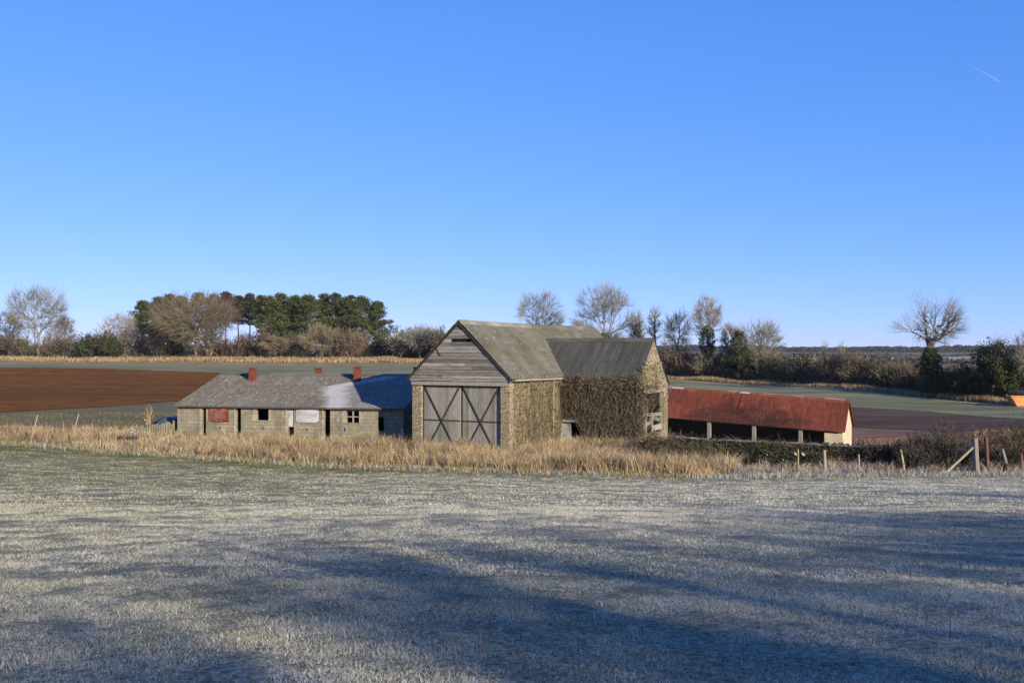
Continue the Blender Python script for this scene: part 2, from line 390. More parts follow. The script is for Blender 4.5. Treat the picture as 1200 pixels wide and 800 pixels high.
m, nt, N, L, b = newmat("red_oxide_sheet")
f1 = noise(N, L, coords(N, L, (3.5, .8, .8)), 1.3, 6, .7)
r1 = ramp(N, [(.2, (.075, .019, .010)), (.5, (.125, .033, .017)), (.8, (.20, .065, .034))]); L.new(f1, r1.inputs[0])
sp = N.new("ShaderNodeSeparateXYZ"); L.new(coords(N, L), sp.inputs[0])
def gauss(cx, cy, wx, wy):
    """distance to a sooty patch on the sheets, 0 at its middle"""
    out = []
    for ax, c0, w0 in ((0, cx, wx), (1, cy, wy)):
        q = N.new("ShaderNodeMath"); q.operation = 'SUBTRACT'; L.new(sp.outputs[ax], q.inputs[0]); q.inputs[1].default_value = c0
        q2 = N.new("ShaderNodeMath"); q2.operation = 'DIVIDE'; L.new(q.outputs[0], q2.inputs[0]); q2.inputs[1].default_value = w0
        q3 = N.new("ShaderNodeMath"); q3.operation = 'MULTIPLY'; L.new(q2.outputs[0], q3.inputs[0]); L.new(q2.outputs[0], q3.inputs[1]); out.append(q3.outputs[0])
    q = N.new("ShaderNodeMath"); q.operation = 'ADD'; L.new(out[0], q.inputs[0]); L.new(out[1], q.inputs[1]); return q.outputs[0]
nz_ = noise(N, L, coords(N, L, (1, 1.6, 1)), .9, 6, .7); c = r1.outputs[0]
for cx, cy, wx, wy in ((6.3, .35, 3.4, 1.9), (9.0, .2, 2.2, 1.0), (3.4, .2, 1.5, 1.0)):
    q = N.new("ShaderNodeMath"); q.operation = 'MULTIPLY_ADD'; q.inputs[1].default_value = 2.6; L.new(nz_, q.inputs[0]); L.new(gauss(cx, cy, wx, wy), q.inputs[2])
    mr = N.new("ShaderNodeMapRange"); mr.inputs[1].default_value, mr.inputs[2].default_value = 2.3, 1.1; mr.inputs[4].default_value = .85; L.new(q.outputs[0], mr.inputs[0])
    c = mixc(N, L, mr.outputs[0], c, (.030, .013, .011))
f3 = noise(N, L, coords(N, L, (2.5, .6, 1)), 1.7, 5, .7); mr = N.new("ShaderNodeMapRange"); mr.inputs[1].default_value, mr.inputs[2].default_value = .54, .74; mr.inputs[4].default_value = .75; L.new(f3, mr.inputs[0])
c = mixc(N, L, mr.outputs[0], c, (.23, .085, .05))
a = N.new("ShaderNodeAttribute"); a.attribute_name = "Col"; c = mixc(N, L, 1.0, c, a.outputs["Color"], 'MULTIPLY')
L.new(c, b.inputs["Base Color"]); b.inputs["Roughness"].default_value = .8; b.inputs["Specular IOR Level"].default_value = .15
M['rust'] = m

def corr(name, mat, parent, p0, u, v, pitch=0.15, amp=0.024, rows=2, per=6, sag=0.0, seed=0, shear=None, tints=(0.86, 1.12), cols=None):
    """corrugated sheeting: from eave corner p0, u along the eave, v up the slope; sheets in rows with laps and their own tone"""
    p0, u, v = Vector(p0), Vector(u), Vector(v); n = u.cross(v).normalized()
    if n.z < 0: n = -n
    rg = np.random.default_rng(seed)
    lu, lv = u.length, v.length
    nu = max(8, int(lu / pitch * per)); uu = np.linspace(0, 1, nu + 1)
    sheet = np.floor(uu * lu / 0.95).astype(int)
    V = []; Fc = []; C = []
    for r in range(rows):
        ws_ = [0, .015, .3, .7, .985, 1]; sub = 5
        a0 = r / rows - (0.006 if r else 0); a1 = (r + 1) / rows
        tone = rg.uniform(tints[0], tints[1], sheet.max() + 2); lift = rg.normal(0, .003, sheet.max() + 2); slip = -np.abs(rg.normal(0, .004, sheet.max() + 2))
        base = len(V)
        for j in range(sub + 1):
            w = a0 + (a1 - a0) * ws_[j]
            for i in range(nu + 1):
                h = amp * math.sin(2 * math.pi * uu[i] * lu / pitch) + lift[sheet[i]] + (0.008 * (1 - ws_[j]) if r else 0)
                h += sag * (math.sin(math.pi * uu[i]) * -1) + .02 * (float(vnoise(uu[i] * lu, w * lv, 2.2, seed + 5)) - .5)
                s_ = slip[sheet[i]] * (j in (0,))
                q = p0 + u * float(uu[i]) + v * (w + s_) + n * h
                V.append((q.x, q.y, q.z)); t = tone[sheet[i]]; C.append((t, t, t))
        for j in range(sub):
            for i in range(nu):
                a = base + j * (nu + 1) + i
                Fc.append((a, a + 1, a + nu + 2, a + nu + 1))
    V = np.array(V)
    if shear: V[:, 2] += shear * V[:, 0]
    me = np_mesh(name, V, [i for f in Fc for i in f], [4] * len(Fc), np.array(C), True)
    o = link(name, me, mat, parent)
    sm = o.modifiers.new("thickness", 'SOLIDIFY'); sm.thickness = 0.012; sm.offset = -1
    return o

# ---------------------------------------------------------------- vegetation makers
def seg_mesh(P, Q, R0, R1, C, sides=3):
    """tapered tubes for arrays of segments"""
    P, Q = np.asarray(P, float), np.asarray(Q, float); R0 = np.asarray(R0, float)[:, None]; R1 = np.asarray(R1, float)[:, None]
    d = Q - P; d /= np.linalg.norm(d, axis=1, keepdims=True) + 1e-9
    ref = np.where(np.abs(d[:, 2:3]) > .9, np.array([[1., 0, 0]]), np.array([[0, 0, 1.]]))
    a = np.cross(d, ref); a /= np.linalg.norm(a, axis=1, keepdims=True) + 1e-9; b = np.cross(a, d)
    n = len(P); V = np.empty((n, 2 * sides, 3))
    for k in range(sides):
        t = 2 * math.pi * k / sides; o = a * math.cos(t) + b * math.sin(t)
        V[:, k] = P + o * R0; V[:, sides + k] = Q + o * R1
    base = (np.arange(n) * 2 * sides)[:, None]
    fl = []
    for k in range(sides):
        k2 = (k + 1) % sides
        fl.append(np.concatenate([base + k, base + k2, base + sides + k2, base + sides + k], 1))
    Fa = np.stack(fl, 1).reshape(-1, 4)
    return V.reshape(-1, 3), Fa, np.repeat(np.asarray(C, float), 2 * sides, 0)
def leaf_quads(ctr, size, rg, C, aspect=0.5, dirs=None):
    n = len(ctr); size = np.broadcast_to(size, (n,))[:, None]
    d = rg.normal(size=(n, 3)) if dirs is None else dirs + rg.normal(0, .35, (n, 3))
    d /= np.linalg.norm(d, axis=1, keepdims=True) + 1e-9
    r = rg.normal(size=(n, 3)); a = np.cross(d, r); a /= np.linalg.norm(a, axis=1, keepdims=True) + 1e-9
    V = np.stack([ctr - d * size * .5, ctr + a * size * aspect * .5, ctr + d * size * .5, ctr - a * size * aspect * .5], 1).reshape(-1, 3)
    Fa = np.arange(4 * n).reshape(n, 4)
    return V, Fa, np.repeat(C, 4, 0)
def join(parts):
    V, Fa, C = [], [], []; o = 0
    for v, f, c in parts:
        V.append(v); Fa.append(f + o); C.append(c); o += len(v)
    return np.concatenate(V), np.concatenate(Fa), np.concatenate(C)
def quad_obj(name, vfc, mat, parent=None):
    V, Fa, C = vfc
    return link(name, np_mesh(name, V, Fa, np.full(len(Fa), 4), C), mat, parent)

def grow(rg, out, p, d, L, r, lev, mx, k):
    n = 3; side = []
    for i in range(n):
        d = d + rg.normal(0, k['wob'], 3) + np.array([0, 0, k['up'] * (1 if lev < mx else .6)]); d /= np.linalg.norm(d)
        q = p + d * L / n; r1 = r * (0.88 if lev else .93)
        out.append((p, q, r, r1, lev)); p, r = q, r1
        if lev >= 1 and i < n - 1 or (lev == 0 and i == n - 2 and k.get('low', 1)): side.append((p, d, r))
    if lev >= mx: return
    def turn(d, ang):
        t = rg.normal(size=3); t -= d * t.dot(d); t /= np.linalg.norm(t)
        return d * math.cos(ang) + t * math.sin(ang)
    nk = k['limbs'] if lev == 0 else 2
    for j in range(nk):
        a = rg.uniform(*k['fork']) * (1.35 if lev == 0 else 1)
        grow(rg, out, p, turn(d, a), L * (k['l0'] if lev == 0 else rg.uniform(.62, .85)), r * (.55 if lev == 0 else .66), lev + 1, mx, k)
    for (ps, ds, rs) in side:
        grow(rg, out, ps, turn(ds, rg.uniform(.6, 1.15)), L * rg.uniform(.45, .75) * (1.2 if lev == 0 else 1), rs * .5, lev + 1, mx, k)

def bare_tree(name, seed, H, W, trunk=0.22, n=1500, bark=(.13, .12, .095), twig=(.165, .152, .118), rmin=0.018, r0=None, ivy=None, gap=.3, lump=.35, crook=.10, up=.06):
    """a crown of points is shared out again and again between branches that lean towards their share; leafless"""
    rg = np.random.default_rng(seed); r0 = r0 or H * .02
    zb = trunk * H * .85; hc = H - zb
    pts = np.zeros((0, 3))
    while len(pts) < n:
        d = rg.normal(size=(n, 3)); d /= np.linalg.norm(d, axis=1, keepdims=True)
        az = np.arctan2(d[:, 1], d[:, 0])
        env = 1 - lump * vnoise(np.cos(az) * 2 + 9, np.sin(az) * 2 + d[:, 2] * 2.2 + 9, .8, seed)
        r = rg.uniform(.10, 1, n) ** .42 * env / (1 - lump * .35)
        q = d * r[:, None] * np.array([W / 2, W / 2, hc * .5]); q[:, 2] += zb + hc * .5
        taper = np.clip((q[:, 2] - zb) / (hc * .35), 0, 1); q[:, :2] *= (.55 + .45 * taper)[:, None]
        keep = vnoise(q[:, 0] + q[:, 1] * .4 + 40, q[:, 2] + q[:, 1] * .5 + 40, W * .17, seed + 3) > gap
        pts = np.concatenate([pts, q[keep & (q[:, 2] < H * 1.0)]])
    pts = pts[:n]; pts[:, 2] *= H / np.percentile(pts[:, 2], 99.6)
    segs = []
    top = np.array([rg.normal(0, .02) * H, rg.normal(0, .02) * H, trunk * H]); p = np.zeros(3); r = r0 * 1.35
    for i in range(4):
        q = top * (i + 1) / 4 + (rg.normal(0, .012 * H, 3) * np.array([1, 1, 0]) if i < 3 else 0); r2 = r0 * (1.08 - .05 * i)
        segs.append((p, q, r, r2, 0)); p, r = q, r2
    stack = [(pts, p, 1, r0)]
    while stack:
        P_, s, dep, rp = stack.pop(); m_ = len(P_)
        if m_ <= 4:
            for t in P_:
                L_ = np.linalg.norm(t - s); mid = (s + t) / 2 + rg.normal(0, .07, 3) * L_ - np.array([0, 0, up * L_])
                rt = min(rp * .7, rmin * 1.3)
                segs.append((s, mid, rt, rmin, 9)); segs.append((mid, t, rmin, rmin * .7, 9))
                for _ in range(1):
                    e = mid + (t - mid) * rg.uniform(-.2, .5) + rg.normal(0, .26, 3) * L_ + (t - s) * .25
                    segs.append((mid, e, rmin * .85, rmin * .6, 9))
            continue
        c = P_.mean(0); L_ = np.linalg.norm(c - s); f = rg.uniform(.16, .30) if dep > 1 else rg.uniform(.10, .2)
        e = s + (c - s) * f; mid = (s + e) / 2 + rg.normal(0, crook, 3) * L_ * f; e = e + rg.normal(0, crook * .5, 3) * L_ * f * (1 if dep > 1 else .3)
        r = max(rmin, min(rp, r0 * (m_ / n) ** .46))
        segs.append((s, mid, min(rp, r * 1.1), r, dep)); segs.append((mid, e, r, max(rmin, r * .95), dep))
        axs = rg.normal(size=(5, 3)); axs /= np.linalg.norm(axs, axis=1, keepdims=True)
        pr = (P_ - c) @ axs.T; k = np.argmax(pr.var(0)); o = np.argsort(pr[:, k]); cut = int(m_ * rg.uniform(.3, .7)); cut = min(max(cut, 1), m_ - 1)
        stack.append((P_[o[:cut]], e, dep + 1, r)); stack.append((P_[o[cut:]], e, dep + 1, r))
    P = np.array([x[0] for x in segs]); Q = np.array([x[1] for x in segs]); R0 = np.array([x[2] for x in segs]); R1 = np.array([x[3] for x in segs]); lev = np.array([x[4] for x in segs])
    P[:, 2] = np.maximum(P[:, 2], 0)
    root = empty(name, (0, 0, 0))
    low = (lev <= 2) & (lev != 9); hi = ~low
    quad_obj("trunk", seg_mesh(P[low], Q[low], R0[low], R1[low], np.array(bark) * rg.uniform(.85, 1.15, (low.sum(), 1)), 7), BARK, root)
    t = np.clip(lev[hi] / 9, 0, 1)[:, None]
    C = (np.array(bark) * (1 - t) + np.array(twig) * t) * rg.uniform(.75, 1.25, (hi.sum(), 1))
    quad_obj("crown", seg_mesh(P[hi], Q[hi], R0[hi], R1[hi], C, 3), BARK, root)
    if ivy:                                     # evergreen ivy wrapped round the trunk: (z0, z1, radius, leaves)
        z0, z1, rr, nl = ivy
        z = rg.uniform(z0, z1, nl); a = rg.uniform(0, 2 * math.pi, nl)
        env = rr * (.35 + .65 * np.sin(np.clip((z - z0) / (z1 - z0), 0, 1) * math.pi * .85 + .35)) * (.6 + .8 * vnoise(z * 2 + 9, a * 2, .9, seed))
        rad2 = env * np.sqrt(rg.uniform(.2, 1, nl))
        ctr = np.stack([np.cos(a) * rad2, np.sin(a) * rad2, z], 1)
        C = np.array([.045, .065, .018]) * rg.uniform(.5, 1.5, (nl, 1))
        quad_obj("ivy", leaf_quads(ctr, rg.uniform(.16, .34, nl), rg, C, .8), VEG, root)
    return root

def pine(name, seed, H, W, cb=0.35, green=(.030, .042, .014), brown=0.0, clumps=46, per=70):
    rg = np.random.default_rng(seed); root = empty(name, (0, 0, 0))
    lean = rg.normal(0, .02, 2) * H
    zs = np.linspace(0, H * .97, 9); tr = np.stack([lean[0] * (zs / H) ** 1.5 + rg.normal(0, .05, 9), lean[1] * (zs / H) ** 1.5 + rg.normal(0, .05, 9), zs], 1)
    tr[0, :2] = 0
    rr = np.linspace(.22, .05, 9)
    bark = np.array([.11, .07, .05])
    quad_obj("trunk", seg_mesh(tr[:-1], tr[1:], rr[:-1], rr[1:], np.tile(bark, (8, 1)), 6), BARK, root)
    ctr, P, Q, RR, cs = [], [], [], [], []
    for i in range(clumps):
        t = rg.uniform(0, 1) ** .85
        z = H * (cb + (1 - cb) * t) * .985
        env = W / 2 * (max(0.02, 1 - t ** 1.5) ** .75) * (.75 + .25 * math.sin(min(1, t * 4) * math.pi / 2))
        a = rg.uniform(0, 2 * math.pi); r = env * rg.uniform(.25, 1.0)
        c0 = np.array([np.interp(z, zs, tr[:, 0]), np.interp(z, zs, tr[:, 1]), z - .25 * r])
        c1 = c0 + np.array([math.cos(a) * r, math.sin(a) * r, .22 * r])
        P.append(c0); Q.append(c1); RR.append(.05)
        ctr.append(c1); cs.append(rg.uniform(.6, 1.35))
    ctr = np.array(ctr); sz = rg.uniform(.45, 1.15, clumps) * W / 7.4; ctr[0] = [tr[-1, 0], tr[-1, 1], H * .97]; sz[0] *= .6
    d = rg.normal(size=(clumps, per, 3)); d /= np.linalg.norm(d, axis=2, keepdims=True); d[..., 2] *= .5
    pts = (ctr[:, None] + d * sz[:, None, None] * rg.uniform(.3, 1, (clumps, per, 1)) ** .6).reshape(-1, 3)
    g = np.array(green); br = np.array([.085, .05, .032])
    fac = (rg.uniform(0, 1, clumps) < brown)[:, None]
    base = np.where(fac, br, g) * np.array(cs)[:, None]
    C = np.repeat(base, per, 0) * rg.uniform(.6, 1.5, (clumps * per, 1))
    parts = [leaf_quads(pts, rg.uniform(.3, .62, len(pts)), rg, C, .42, d.reshape(-1, 3) + np.array([0, 0, .5]))]
    nb = len(P)
    parts.append(seg_mesh(P, Q, np.full(nb, .06), np.full(nb, .025), np.tile(bark, (nb, 1)), 3))
    quad_obj("crown", join(parts), VEG, root)
    return root

def shrub(name, seed, H, W, twig=(.10, .08, .055), leaf=None, nleaf=0, stems=9, levels=3, rmin=.02, lsize=(.14, .3), spread=.75):
    """leafless many-stemmed bush, with optional leaves; one mesh"""
    rg = np.random.default_rng(seed); out = []
    k = dict(wob=.16, up=.05, fork=(.25, .7), limbs=3, l0=.75, low=1)
    for s in range(stems):
        a = rg.uniform(0, 2 * math.pi); t = rg.uniform(.1, spread)
        d = np.array([math.cos(a) * t, math.sin(a) * t, 1]); d /= np.linalg.norm(d)
        grow(rg, out, np.array([math.cos(a), math.sin(a), 0]) * rg.uniform(0, .35), d, rg.uniform(.6, 1), .05, 0, levels, k)
    P = np.array([s[0] for s in out]); Q = np.array([s[1] for s in out]); lev = np.array([s[4] for s in out]); R0 = np.array([s[2] for s in out])
    zt = np.percentile(Q[:, 2], 99); rad = np.percentile(np.hypot(Q[:, 0], Q[:, 1]), 95)
    sc = np.array([W / 2 / rad, W / 2 / rad, H / zt]); P, Q = P * sc, Q * sc
    P[:, 2] = np.maximum(P[:, 2], 0); Q[:, 2] = np.maximum(Q[:, 2], .05)
    R = np.maximum(R0 * H * .3, rmin)
    C = np.array(twig) * rg.uniform(.6, 1.5, (len(P), 1))
    parts = [seg_mesh(P, Q, R, R * .8, C, 3)]
    if nleaf:
        pick = rg.integers(0, len(Q), nleaf)
        ctr = Q[pick] + rg.normal(0, .12 * W / 4, (nleaf, 3)); ctr[:, 2] = np.maximum(ctr[:, 2], .05)
        cl = np.array(leaf) * (.5 + vnoise(ctr[:, 0] * 3 + ctr[:, 1] * 2, ctr[:, 2] * 3, 1.6, seed)[:, None]) * rg.uniform(.6, 1.4, (nleaf, 1))
        parts.append(leaf_quads(ctr, rg.uniform(lsize[0], lsize[1], nleaf), rg, cl, .7))
    return quad_obj(name, join(parts), VEG)

def blades(name, bx, by, h, w, C, lean, mat, rg, z0=None, tri=False, parent=None):
    """grass: one tapering bent blade per root point"""
    n = len(bx); z = G(bx, by) if z0 is None else z0
    a = rg.uniform(0, 2 * math.pi, n); side = np.stack([np.cos(a), np.sin(a), np.zeros(n)], 1) * (w / 2)[:, None]
    b = rg.uniform(0, 2 * math.pi, n); ln = lean * h * rg.uniform(.2, 1, n)
    off = np.stack([np.cos(b) * ln, np.sin(b) * ln, np.zeros(n)], 1)
    base = np.stack([bx, by, z - .01], 1)
    up = np.zeros((n, 3)); up[:, 2] = h
    if tri:
        V = np.stack([base - side, base + side, base + up + off], 1).reshape(-1, 3)
        return link(name, np_mesh(name, V, np.arange(3 * n), np.full(n, 3), np.repeat(C, 3, 0)), mat, parent)
    mid = base + up * .6 + off * .4
    V = np.stack([base - side, base + side, mid - side * .8, mid + side * .8, base + up * rg.uniform(.8, 1, n)[:, None] + off], 1).reshape(-1, 3)
    i = (np.arange(n) * 5)[:, None]
    loops = np.concatenate([i, i + 1, i + 3, i + 2, i + 2, i + 3, i + 4], 1)
    return link(name, np_mesh(name, V, loops, np.tile([4, 3], n), np.repeat(C, 5, 0)), mat, parent)

# ---------------------------------------------------------------- the ground
ys = np.concatenate([np.linspace(-90, 8, 26)[:-1], np.geomspace(8, 5000, 190)])
ts = np.linspace(-1.7, 1.7, 151)
GX = np.maximum(ys + 15, 70)[:, None] * ts[None]; GY = np.repeat(ys[:, None], len(ts), 1)
GZ = G(GX, GY) - 0.12
idx = np.arange(GX.size).reshape(GX.shape)
Fq = np.stack([idx[:-1, :-1], idx[:-1, 1:], idx[1:, 1:], idx[1:, :-1]], -1).reshape(-1, 4)
tag(link("ground", np_mesh("ground", np.stack([GX, GY, GZ], -1).reshape(-1, 3), Fq, np.full(len(Fq), 4), None, True), M['land']), kind="structure")

def strip(name, near, far, mat, dz=0.0, nv=24, sub=14, ragged=0.0, seed=0):
    """a sheet laid on the terrain between two polylines of (x, y)"""
    near, far = np.array(near, float), np.array(far, float)
    n = (len(near) - 1) * sub + 1; t = np.linspace(0, len(near) - 1, n)
    A = np.stack([np.interp(t, np.arange(len(near)), near[:, k]) for k in (0, 1)], 1)
    B = np.stack([np.interp(t, np.arange(len(far)), far[:, k]) for k in (0, 1)], 1)
    if ragged:
        A[:, 1] += (vnoise(A[:, 0], A[:, 0] * 0, 3, seed) - .5) * ragged; B[:, 1] += (vnoise(B[:, 0], B[:, 0] * 0, 3, seed + 1) - .5) * ragged
    v = np.linspace(0, 1, nv + 1)[:, None, None]
    XY = A[None] * (1 - v) + B[None] * v
    Z = G(XY[..., 0], XY[..., 1]) + dz
    V = np.concatenate([XY, Z[..., None]], -1)
    ix = np.arange(Z.size).reshape(Z.shape)
    Fa = np.stack([ix[:-1, :-1], ix[:-1, 1:], ix[1:, 1:], ix[1:, :-1]], -1).reshape(-1, 4)
    return tag(link(name, np_mesh(name, V.reshape(-1, 3), Fa, np.full(len(Fa), 4), None, True), mat), kind="structure")

YB = [(-75, 76), (-50, 66), (-29.3, 57), (-17.4, 51), (-8, 46.5), (0, 44.5), (7.4, 43), (14.9, 43.5), (22.6, 44), (40, 45.5), (75, 50)]
def yb(x): return np.interp(x, [p[0] for p in YB], [p[1] for p in YB])
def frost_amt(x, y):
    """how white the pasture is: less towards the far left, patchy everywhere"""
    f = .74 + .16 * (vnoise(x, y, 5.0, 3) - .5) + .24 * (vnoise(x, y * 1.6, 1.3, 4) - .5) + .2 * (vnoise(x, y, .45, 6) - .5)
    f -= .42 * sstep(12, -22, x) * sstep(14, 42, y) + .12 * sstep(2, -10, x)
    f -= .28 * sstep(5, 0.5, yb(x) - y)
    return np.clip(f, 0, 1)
# pasture sheet with its frost pattern as an attribute
px_ = np.concatenate([np.linspace(-75, -20, 30)[:-1], np.linspace(-20, 24, 221)[:-1], np.linspace(24, 75, 30)]); pv = np.concatenate([np.linspace(0, .5, 10)[:-1], np.linspace(.5, 1, 280)])
PX = np.repeat(px_[None], len(pv), 0); PY = -85 + (yb(px_)[None] + 85) * pv[:, None]
PZ = G(PX, PY) + .035 * (vnoise(PX, PY, .5, 8) - .5)
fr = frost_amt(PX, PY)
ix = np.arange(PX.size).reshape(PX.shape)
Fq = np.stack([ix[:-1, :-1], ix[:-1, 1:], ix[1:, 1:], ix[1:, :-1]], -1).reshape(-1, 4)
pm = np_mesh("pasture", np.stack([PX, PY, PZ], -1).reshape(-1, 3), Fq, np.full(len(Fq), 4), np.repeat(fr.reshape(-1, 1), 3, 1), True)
m, nt, N, L, b = newmat("frosted_turf")
a = N.new("ShaderNodeAttribute"); a.attribute_name = "Col"
v = coords(N, L)
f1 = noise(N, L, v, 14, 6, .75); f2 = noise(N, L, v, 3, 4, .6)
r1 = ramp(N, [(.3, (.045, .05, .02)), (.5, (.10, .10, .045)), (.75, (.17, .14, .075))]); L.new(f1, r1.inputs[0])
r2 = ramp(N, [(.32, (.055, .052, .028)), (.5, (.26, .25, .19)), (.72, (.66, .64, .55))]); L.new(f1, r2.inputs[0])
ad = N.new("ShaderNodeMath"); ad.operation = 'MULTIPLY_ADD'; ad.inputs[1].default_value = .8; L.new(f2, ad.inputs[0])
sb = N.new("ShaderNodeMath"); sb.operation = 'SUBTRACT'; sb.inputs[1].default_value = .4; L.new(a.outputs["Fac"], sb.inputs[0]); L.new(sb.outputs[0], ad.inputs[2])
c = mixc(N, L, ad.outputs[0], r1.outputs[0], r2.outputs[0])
L.new(c, b.inputs["Base Color"]); b.inputs["Roughness"].default_value = .95; b.inputs["Specular IOR Level"].default_value = .05
bp = N.new("ShaderNodeBump"); bp.inputs["Strength"].default_value = .9; bp.inputs["Distance"].default_value = .05; L.new(f1, bp.inputs["Height"]); L.new(bp.outputs[0], b.inputs["Normal"])
tag(link("pasture", pm, m), kind="structure")

# rough strip from the pasture's edge back past the buildings
xs_ = [-75, -50, -29.3, -17.4, -8, 0, 7.4, 14.9, 22.6, 40, 75]
strip("rough_ground", [(x, float(yb(x)) - .05) for x in xs_],
      [(-75, 88), (-52, 78), (-33, 72), (-24, 70), (-14, 80), (0, 88), (9, 88), (17, 60), (25, 58), (42, 60), (75, 62)], M['straw_ground'], .0, 30, 12)
# left: margin, plough, green strip, verge
pn = [hit(-120, 487, 60), hit(0, 484, 60), hit(60, 480, 60), hit(120, 477, 60), hit(210, 470, 60), hit(330, 462, 60), hit(460, 455, 60)]
pf = [hit(-120, 430, 120), hit(0, 430.5, 120), hit(60, 431, 120), hit(120, 432, 120), hit(265, 437, 120), hit(300, 440, 110), hit(330, 446, 90)]
strip("field_margin", [(-75, 86), (-52, 76.5), (-33, 70.8), (-28, 69), (-22, 70), (-8, 85), (0, 86)], [(p[0], p[1] + .1) for p in pn], M['margin'], .02, 14, 14, .8, 2)
strip("ploughed_field", pn, pf, M['soil'], .05, 40, 14, .8, 4)
gn = pf[:5] + [hit(330, 440, 110), hit(480, 441, 110), hit(640, 446, 100)]
gf = [hit(-120, 426, 150), hit(0, 427, 150), hit(60, 427, 150), hit(120, 427, 150), hit(265, 428, 150), hit(330, 428.5, 150), hit(480, 429, 150), hit(640, 436, 120)]
strip("green_headland", gn, gf, M['strip_green'], .02, 16, 14, 1.0, 6)
strip("far_verge", gf, [at(p, d)[:2] for p, d in ((-120, 250), (0, 246), (60, 246), (120, 246), (265, 246), (330, 244), (480, 234), (640, 205))], M['straw_ground'], .0, 12, 14)
# right: green strip, chalk track, verge, dark ploughland, scrub hollow
HL = [(640, 200), (700, 188), (800, 172), (890, 159), (1000, 144), (1090, 132), (1170, 122), (1260, 113), (1400, 102)]
ck = [hit(640, 443, 100), hit(700, 444, 100), hit(800, 447, 100), hit(880, 452.5, 100), hit(1000, 459.5, 90), hit(1090, 468, 85), hit(1170, 475.5, 75), hit(1260, 483, 70), hit(1400, 492, 60)]
gr_n = [hit(640, 450, 80), hit(700, 455, 80), hit(800, 464, 80), hit(880, 470, 75), hit(1000, 477, 75), hit(1090, 482, 75), hit(1170, 489, 70), hit(1260, 495, 65), hit(1400, 505, 60)]
strip("green_strip", gr_n, ck, M['strip_green'], .03, 14, 10, .8, 8)
strip("chalk_track", [(p[0], p[1] - .1) for p in ck[2:]], [(p[0] + .1, p[1] + .7) for p in ck[2:]], M['chalk'], .06, 3, 14, .7, 9)
strip("hedge_verge", [(p[0], p[1] + .2) for p in ck], [((p - 600) / F * (d + 3), d + 3) for p, d in HL], M['straw_ground'], .0, 10, 10)
hol_n = [(10, 62), (15, 61), (20, 60), (26, 59), (33, 59), (42, 61), (60, 63)]
hol_m = [hit(760, 505, 70), hit(850, 504, 70), hit(920, 503, 70), hit(1000, 501, 68), hit(1060, 503, 66), hit(1130, 506, 64), hit(1400, 520, 60)]
dk_f = [gr_n[2], gr_n[3], ((gr_n[3][0] + gr_n[4][0]) / 2, (gr_n[3][1] + gr_n[4][1]) / 2), gr_n[4], gr_n[5], gr_n[6], gr_n[8]]
strip("scrub_hollow", hol_n, hol_m, surf("hollow_grass", [(.25, (.10, .05, .03)), (.5, (.17, .09, .05)), (.8, (.26, .17, .10))], .6, (.5, 1.5, 1), .95, .5, 3, stain=(.28, .25, .22), stain_scale=.25, stain_lim=(.55, .7)), .0, 14, 12)
strip("dark_ploughland", hol_m, dk_f, M['soil_dark'], .03, 16, 12, .8, 12)
# fields far beyond the hedge
strip("pale_field", [at(p, 560)[:2] for p in (900, 960, 1052)], [at(p, 760)[:2] for p in (890, 955, 1046)], M['pale_field'], .5, 6, 8)
strip("grey_field", [at(p, 520)[:2] for p in (1090, 1160, 1300)], [at(p, 840)[:2] for p in (1080, 1150, 1300)], M['grey_field'], .5, 6, 8)
strip("pale_field", [at(p, 520)[:2] for p in (560, 700, 800)], [at(p, 640)[:2] for p in (560, 700, 800)], M['pale_field'], .5, 6, 8)

# ---------------------------------------------------------------- the stone barn
rg = np.random.default_rng(11); rnd = random.Random(4)
BZ = -5.65
barn = tag(empty("stone_barn", (-5.82, 58.0, BZ), -R(27)), "tall stone barn with weathered plank gable and braced double doors", "barn")
DB = 3.9                                       # foot of the boarding, head of the doors
W_, LN, EV, AP = 6.4, 20.0, 4.14, 7.26          # width, length, eave, apex above the base
QX, Y0, Y1, WE, WA = 11.47, 6.67, 12.27, 3.6, 6.28   # porch wing: end, sides, eave, apex
YM = (Y0 + Y1) / 2
mb = MB()
mb.box(0, .66, 0, .55, -.8, EV - .02)                       # gatepost piers either side of the doors
mb.box(5.80, W_, 0, .55, -.8, EV - .02)
mb.box(0, .55, .55, LN, -.8, EV - .1)                       # left side
mb.box(W_ - .55, W_, .55, Y0 + .3, -.8, EV - .1)            # right side, as far as the wing
mb.box(W_ - .55, W_, Y1 - .3, LN, -.8, EV - .1)
mb.prism([(0.56, -.8), (W_ - .56, -.8), (W_ - .56, EV - .1), (W_ / 2, AP - .55), (.56, EV - .1)], 'y', LN - .55, LN - .02)
mb.build("wall", M['barn_stone'], barn, bevel=.02)
mb = MB()                                                    # wing walls
holed_wall(mb, W_ + .01, QX - .45, -.8, WE - .1, Y0, Y0 + .5, [(W_ + .12, W_ + 1.4, -.8, 1.25)])
mb.build("porch_wall", M['barn_stone'], barn, bevel=.02)
mb = MB(); holed_wall(mb, W_ + .01, QX - .45, -.8, WE - .1, Y1 - .5, Y1, [])
mb.build("porch_wall", M['barn_stone'], barn, bevel=.02)
mb = MB()                                                    # gable end of the wing, a tall opening in it
go0, go1, gt = Y0 + .75, Y1 - .80, 3.05
mb.box(QX - .45, QX, Y0, go0, -.8, gt)
mb.box(QX - .45, QX, go1, Y1, -.8, gt)
mb.box(QX - .45, QX, go0, go1, -.8, .55)
mb.prism([(Y0, gt), (Y1, gt), (Y1, WE - .15), (YM, WA + .10), (Y0, WE - .15)], 'x', QX - .45, QX)
mb.build("porch_gable", M['pale_stone'], barn, bevel=.015)
mb = MB()
mb.box(QX - .40, QX + .03, go0 - .25, go1 + .25, gt - .03, gt + .16, .9)         # lintel
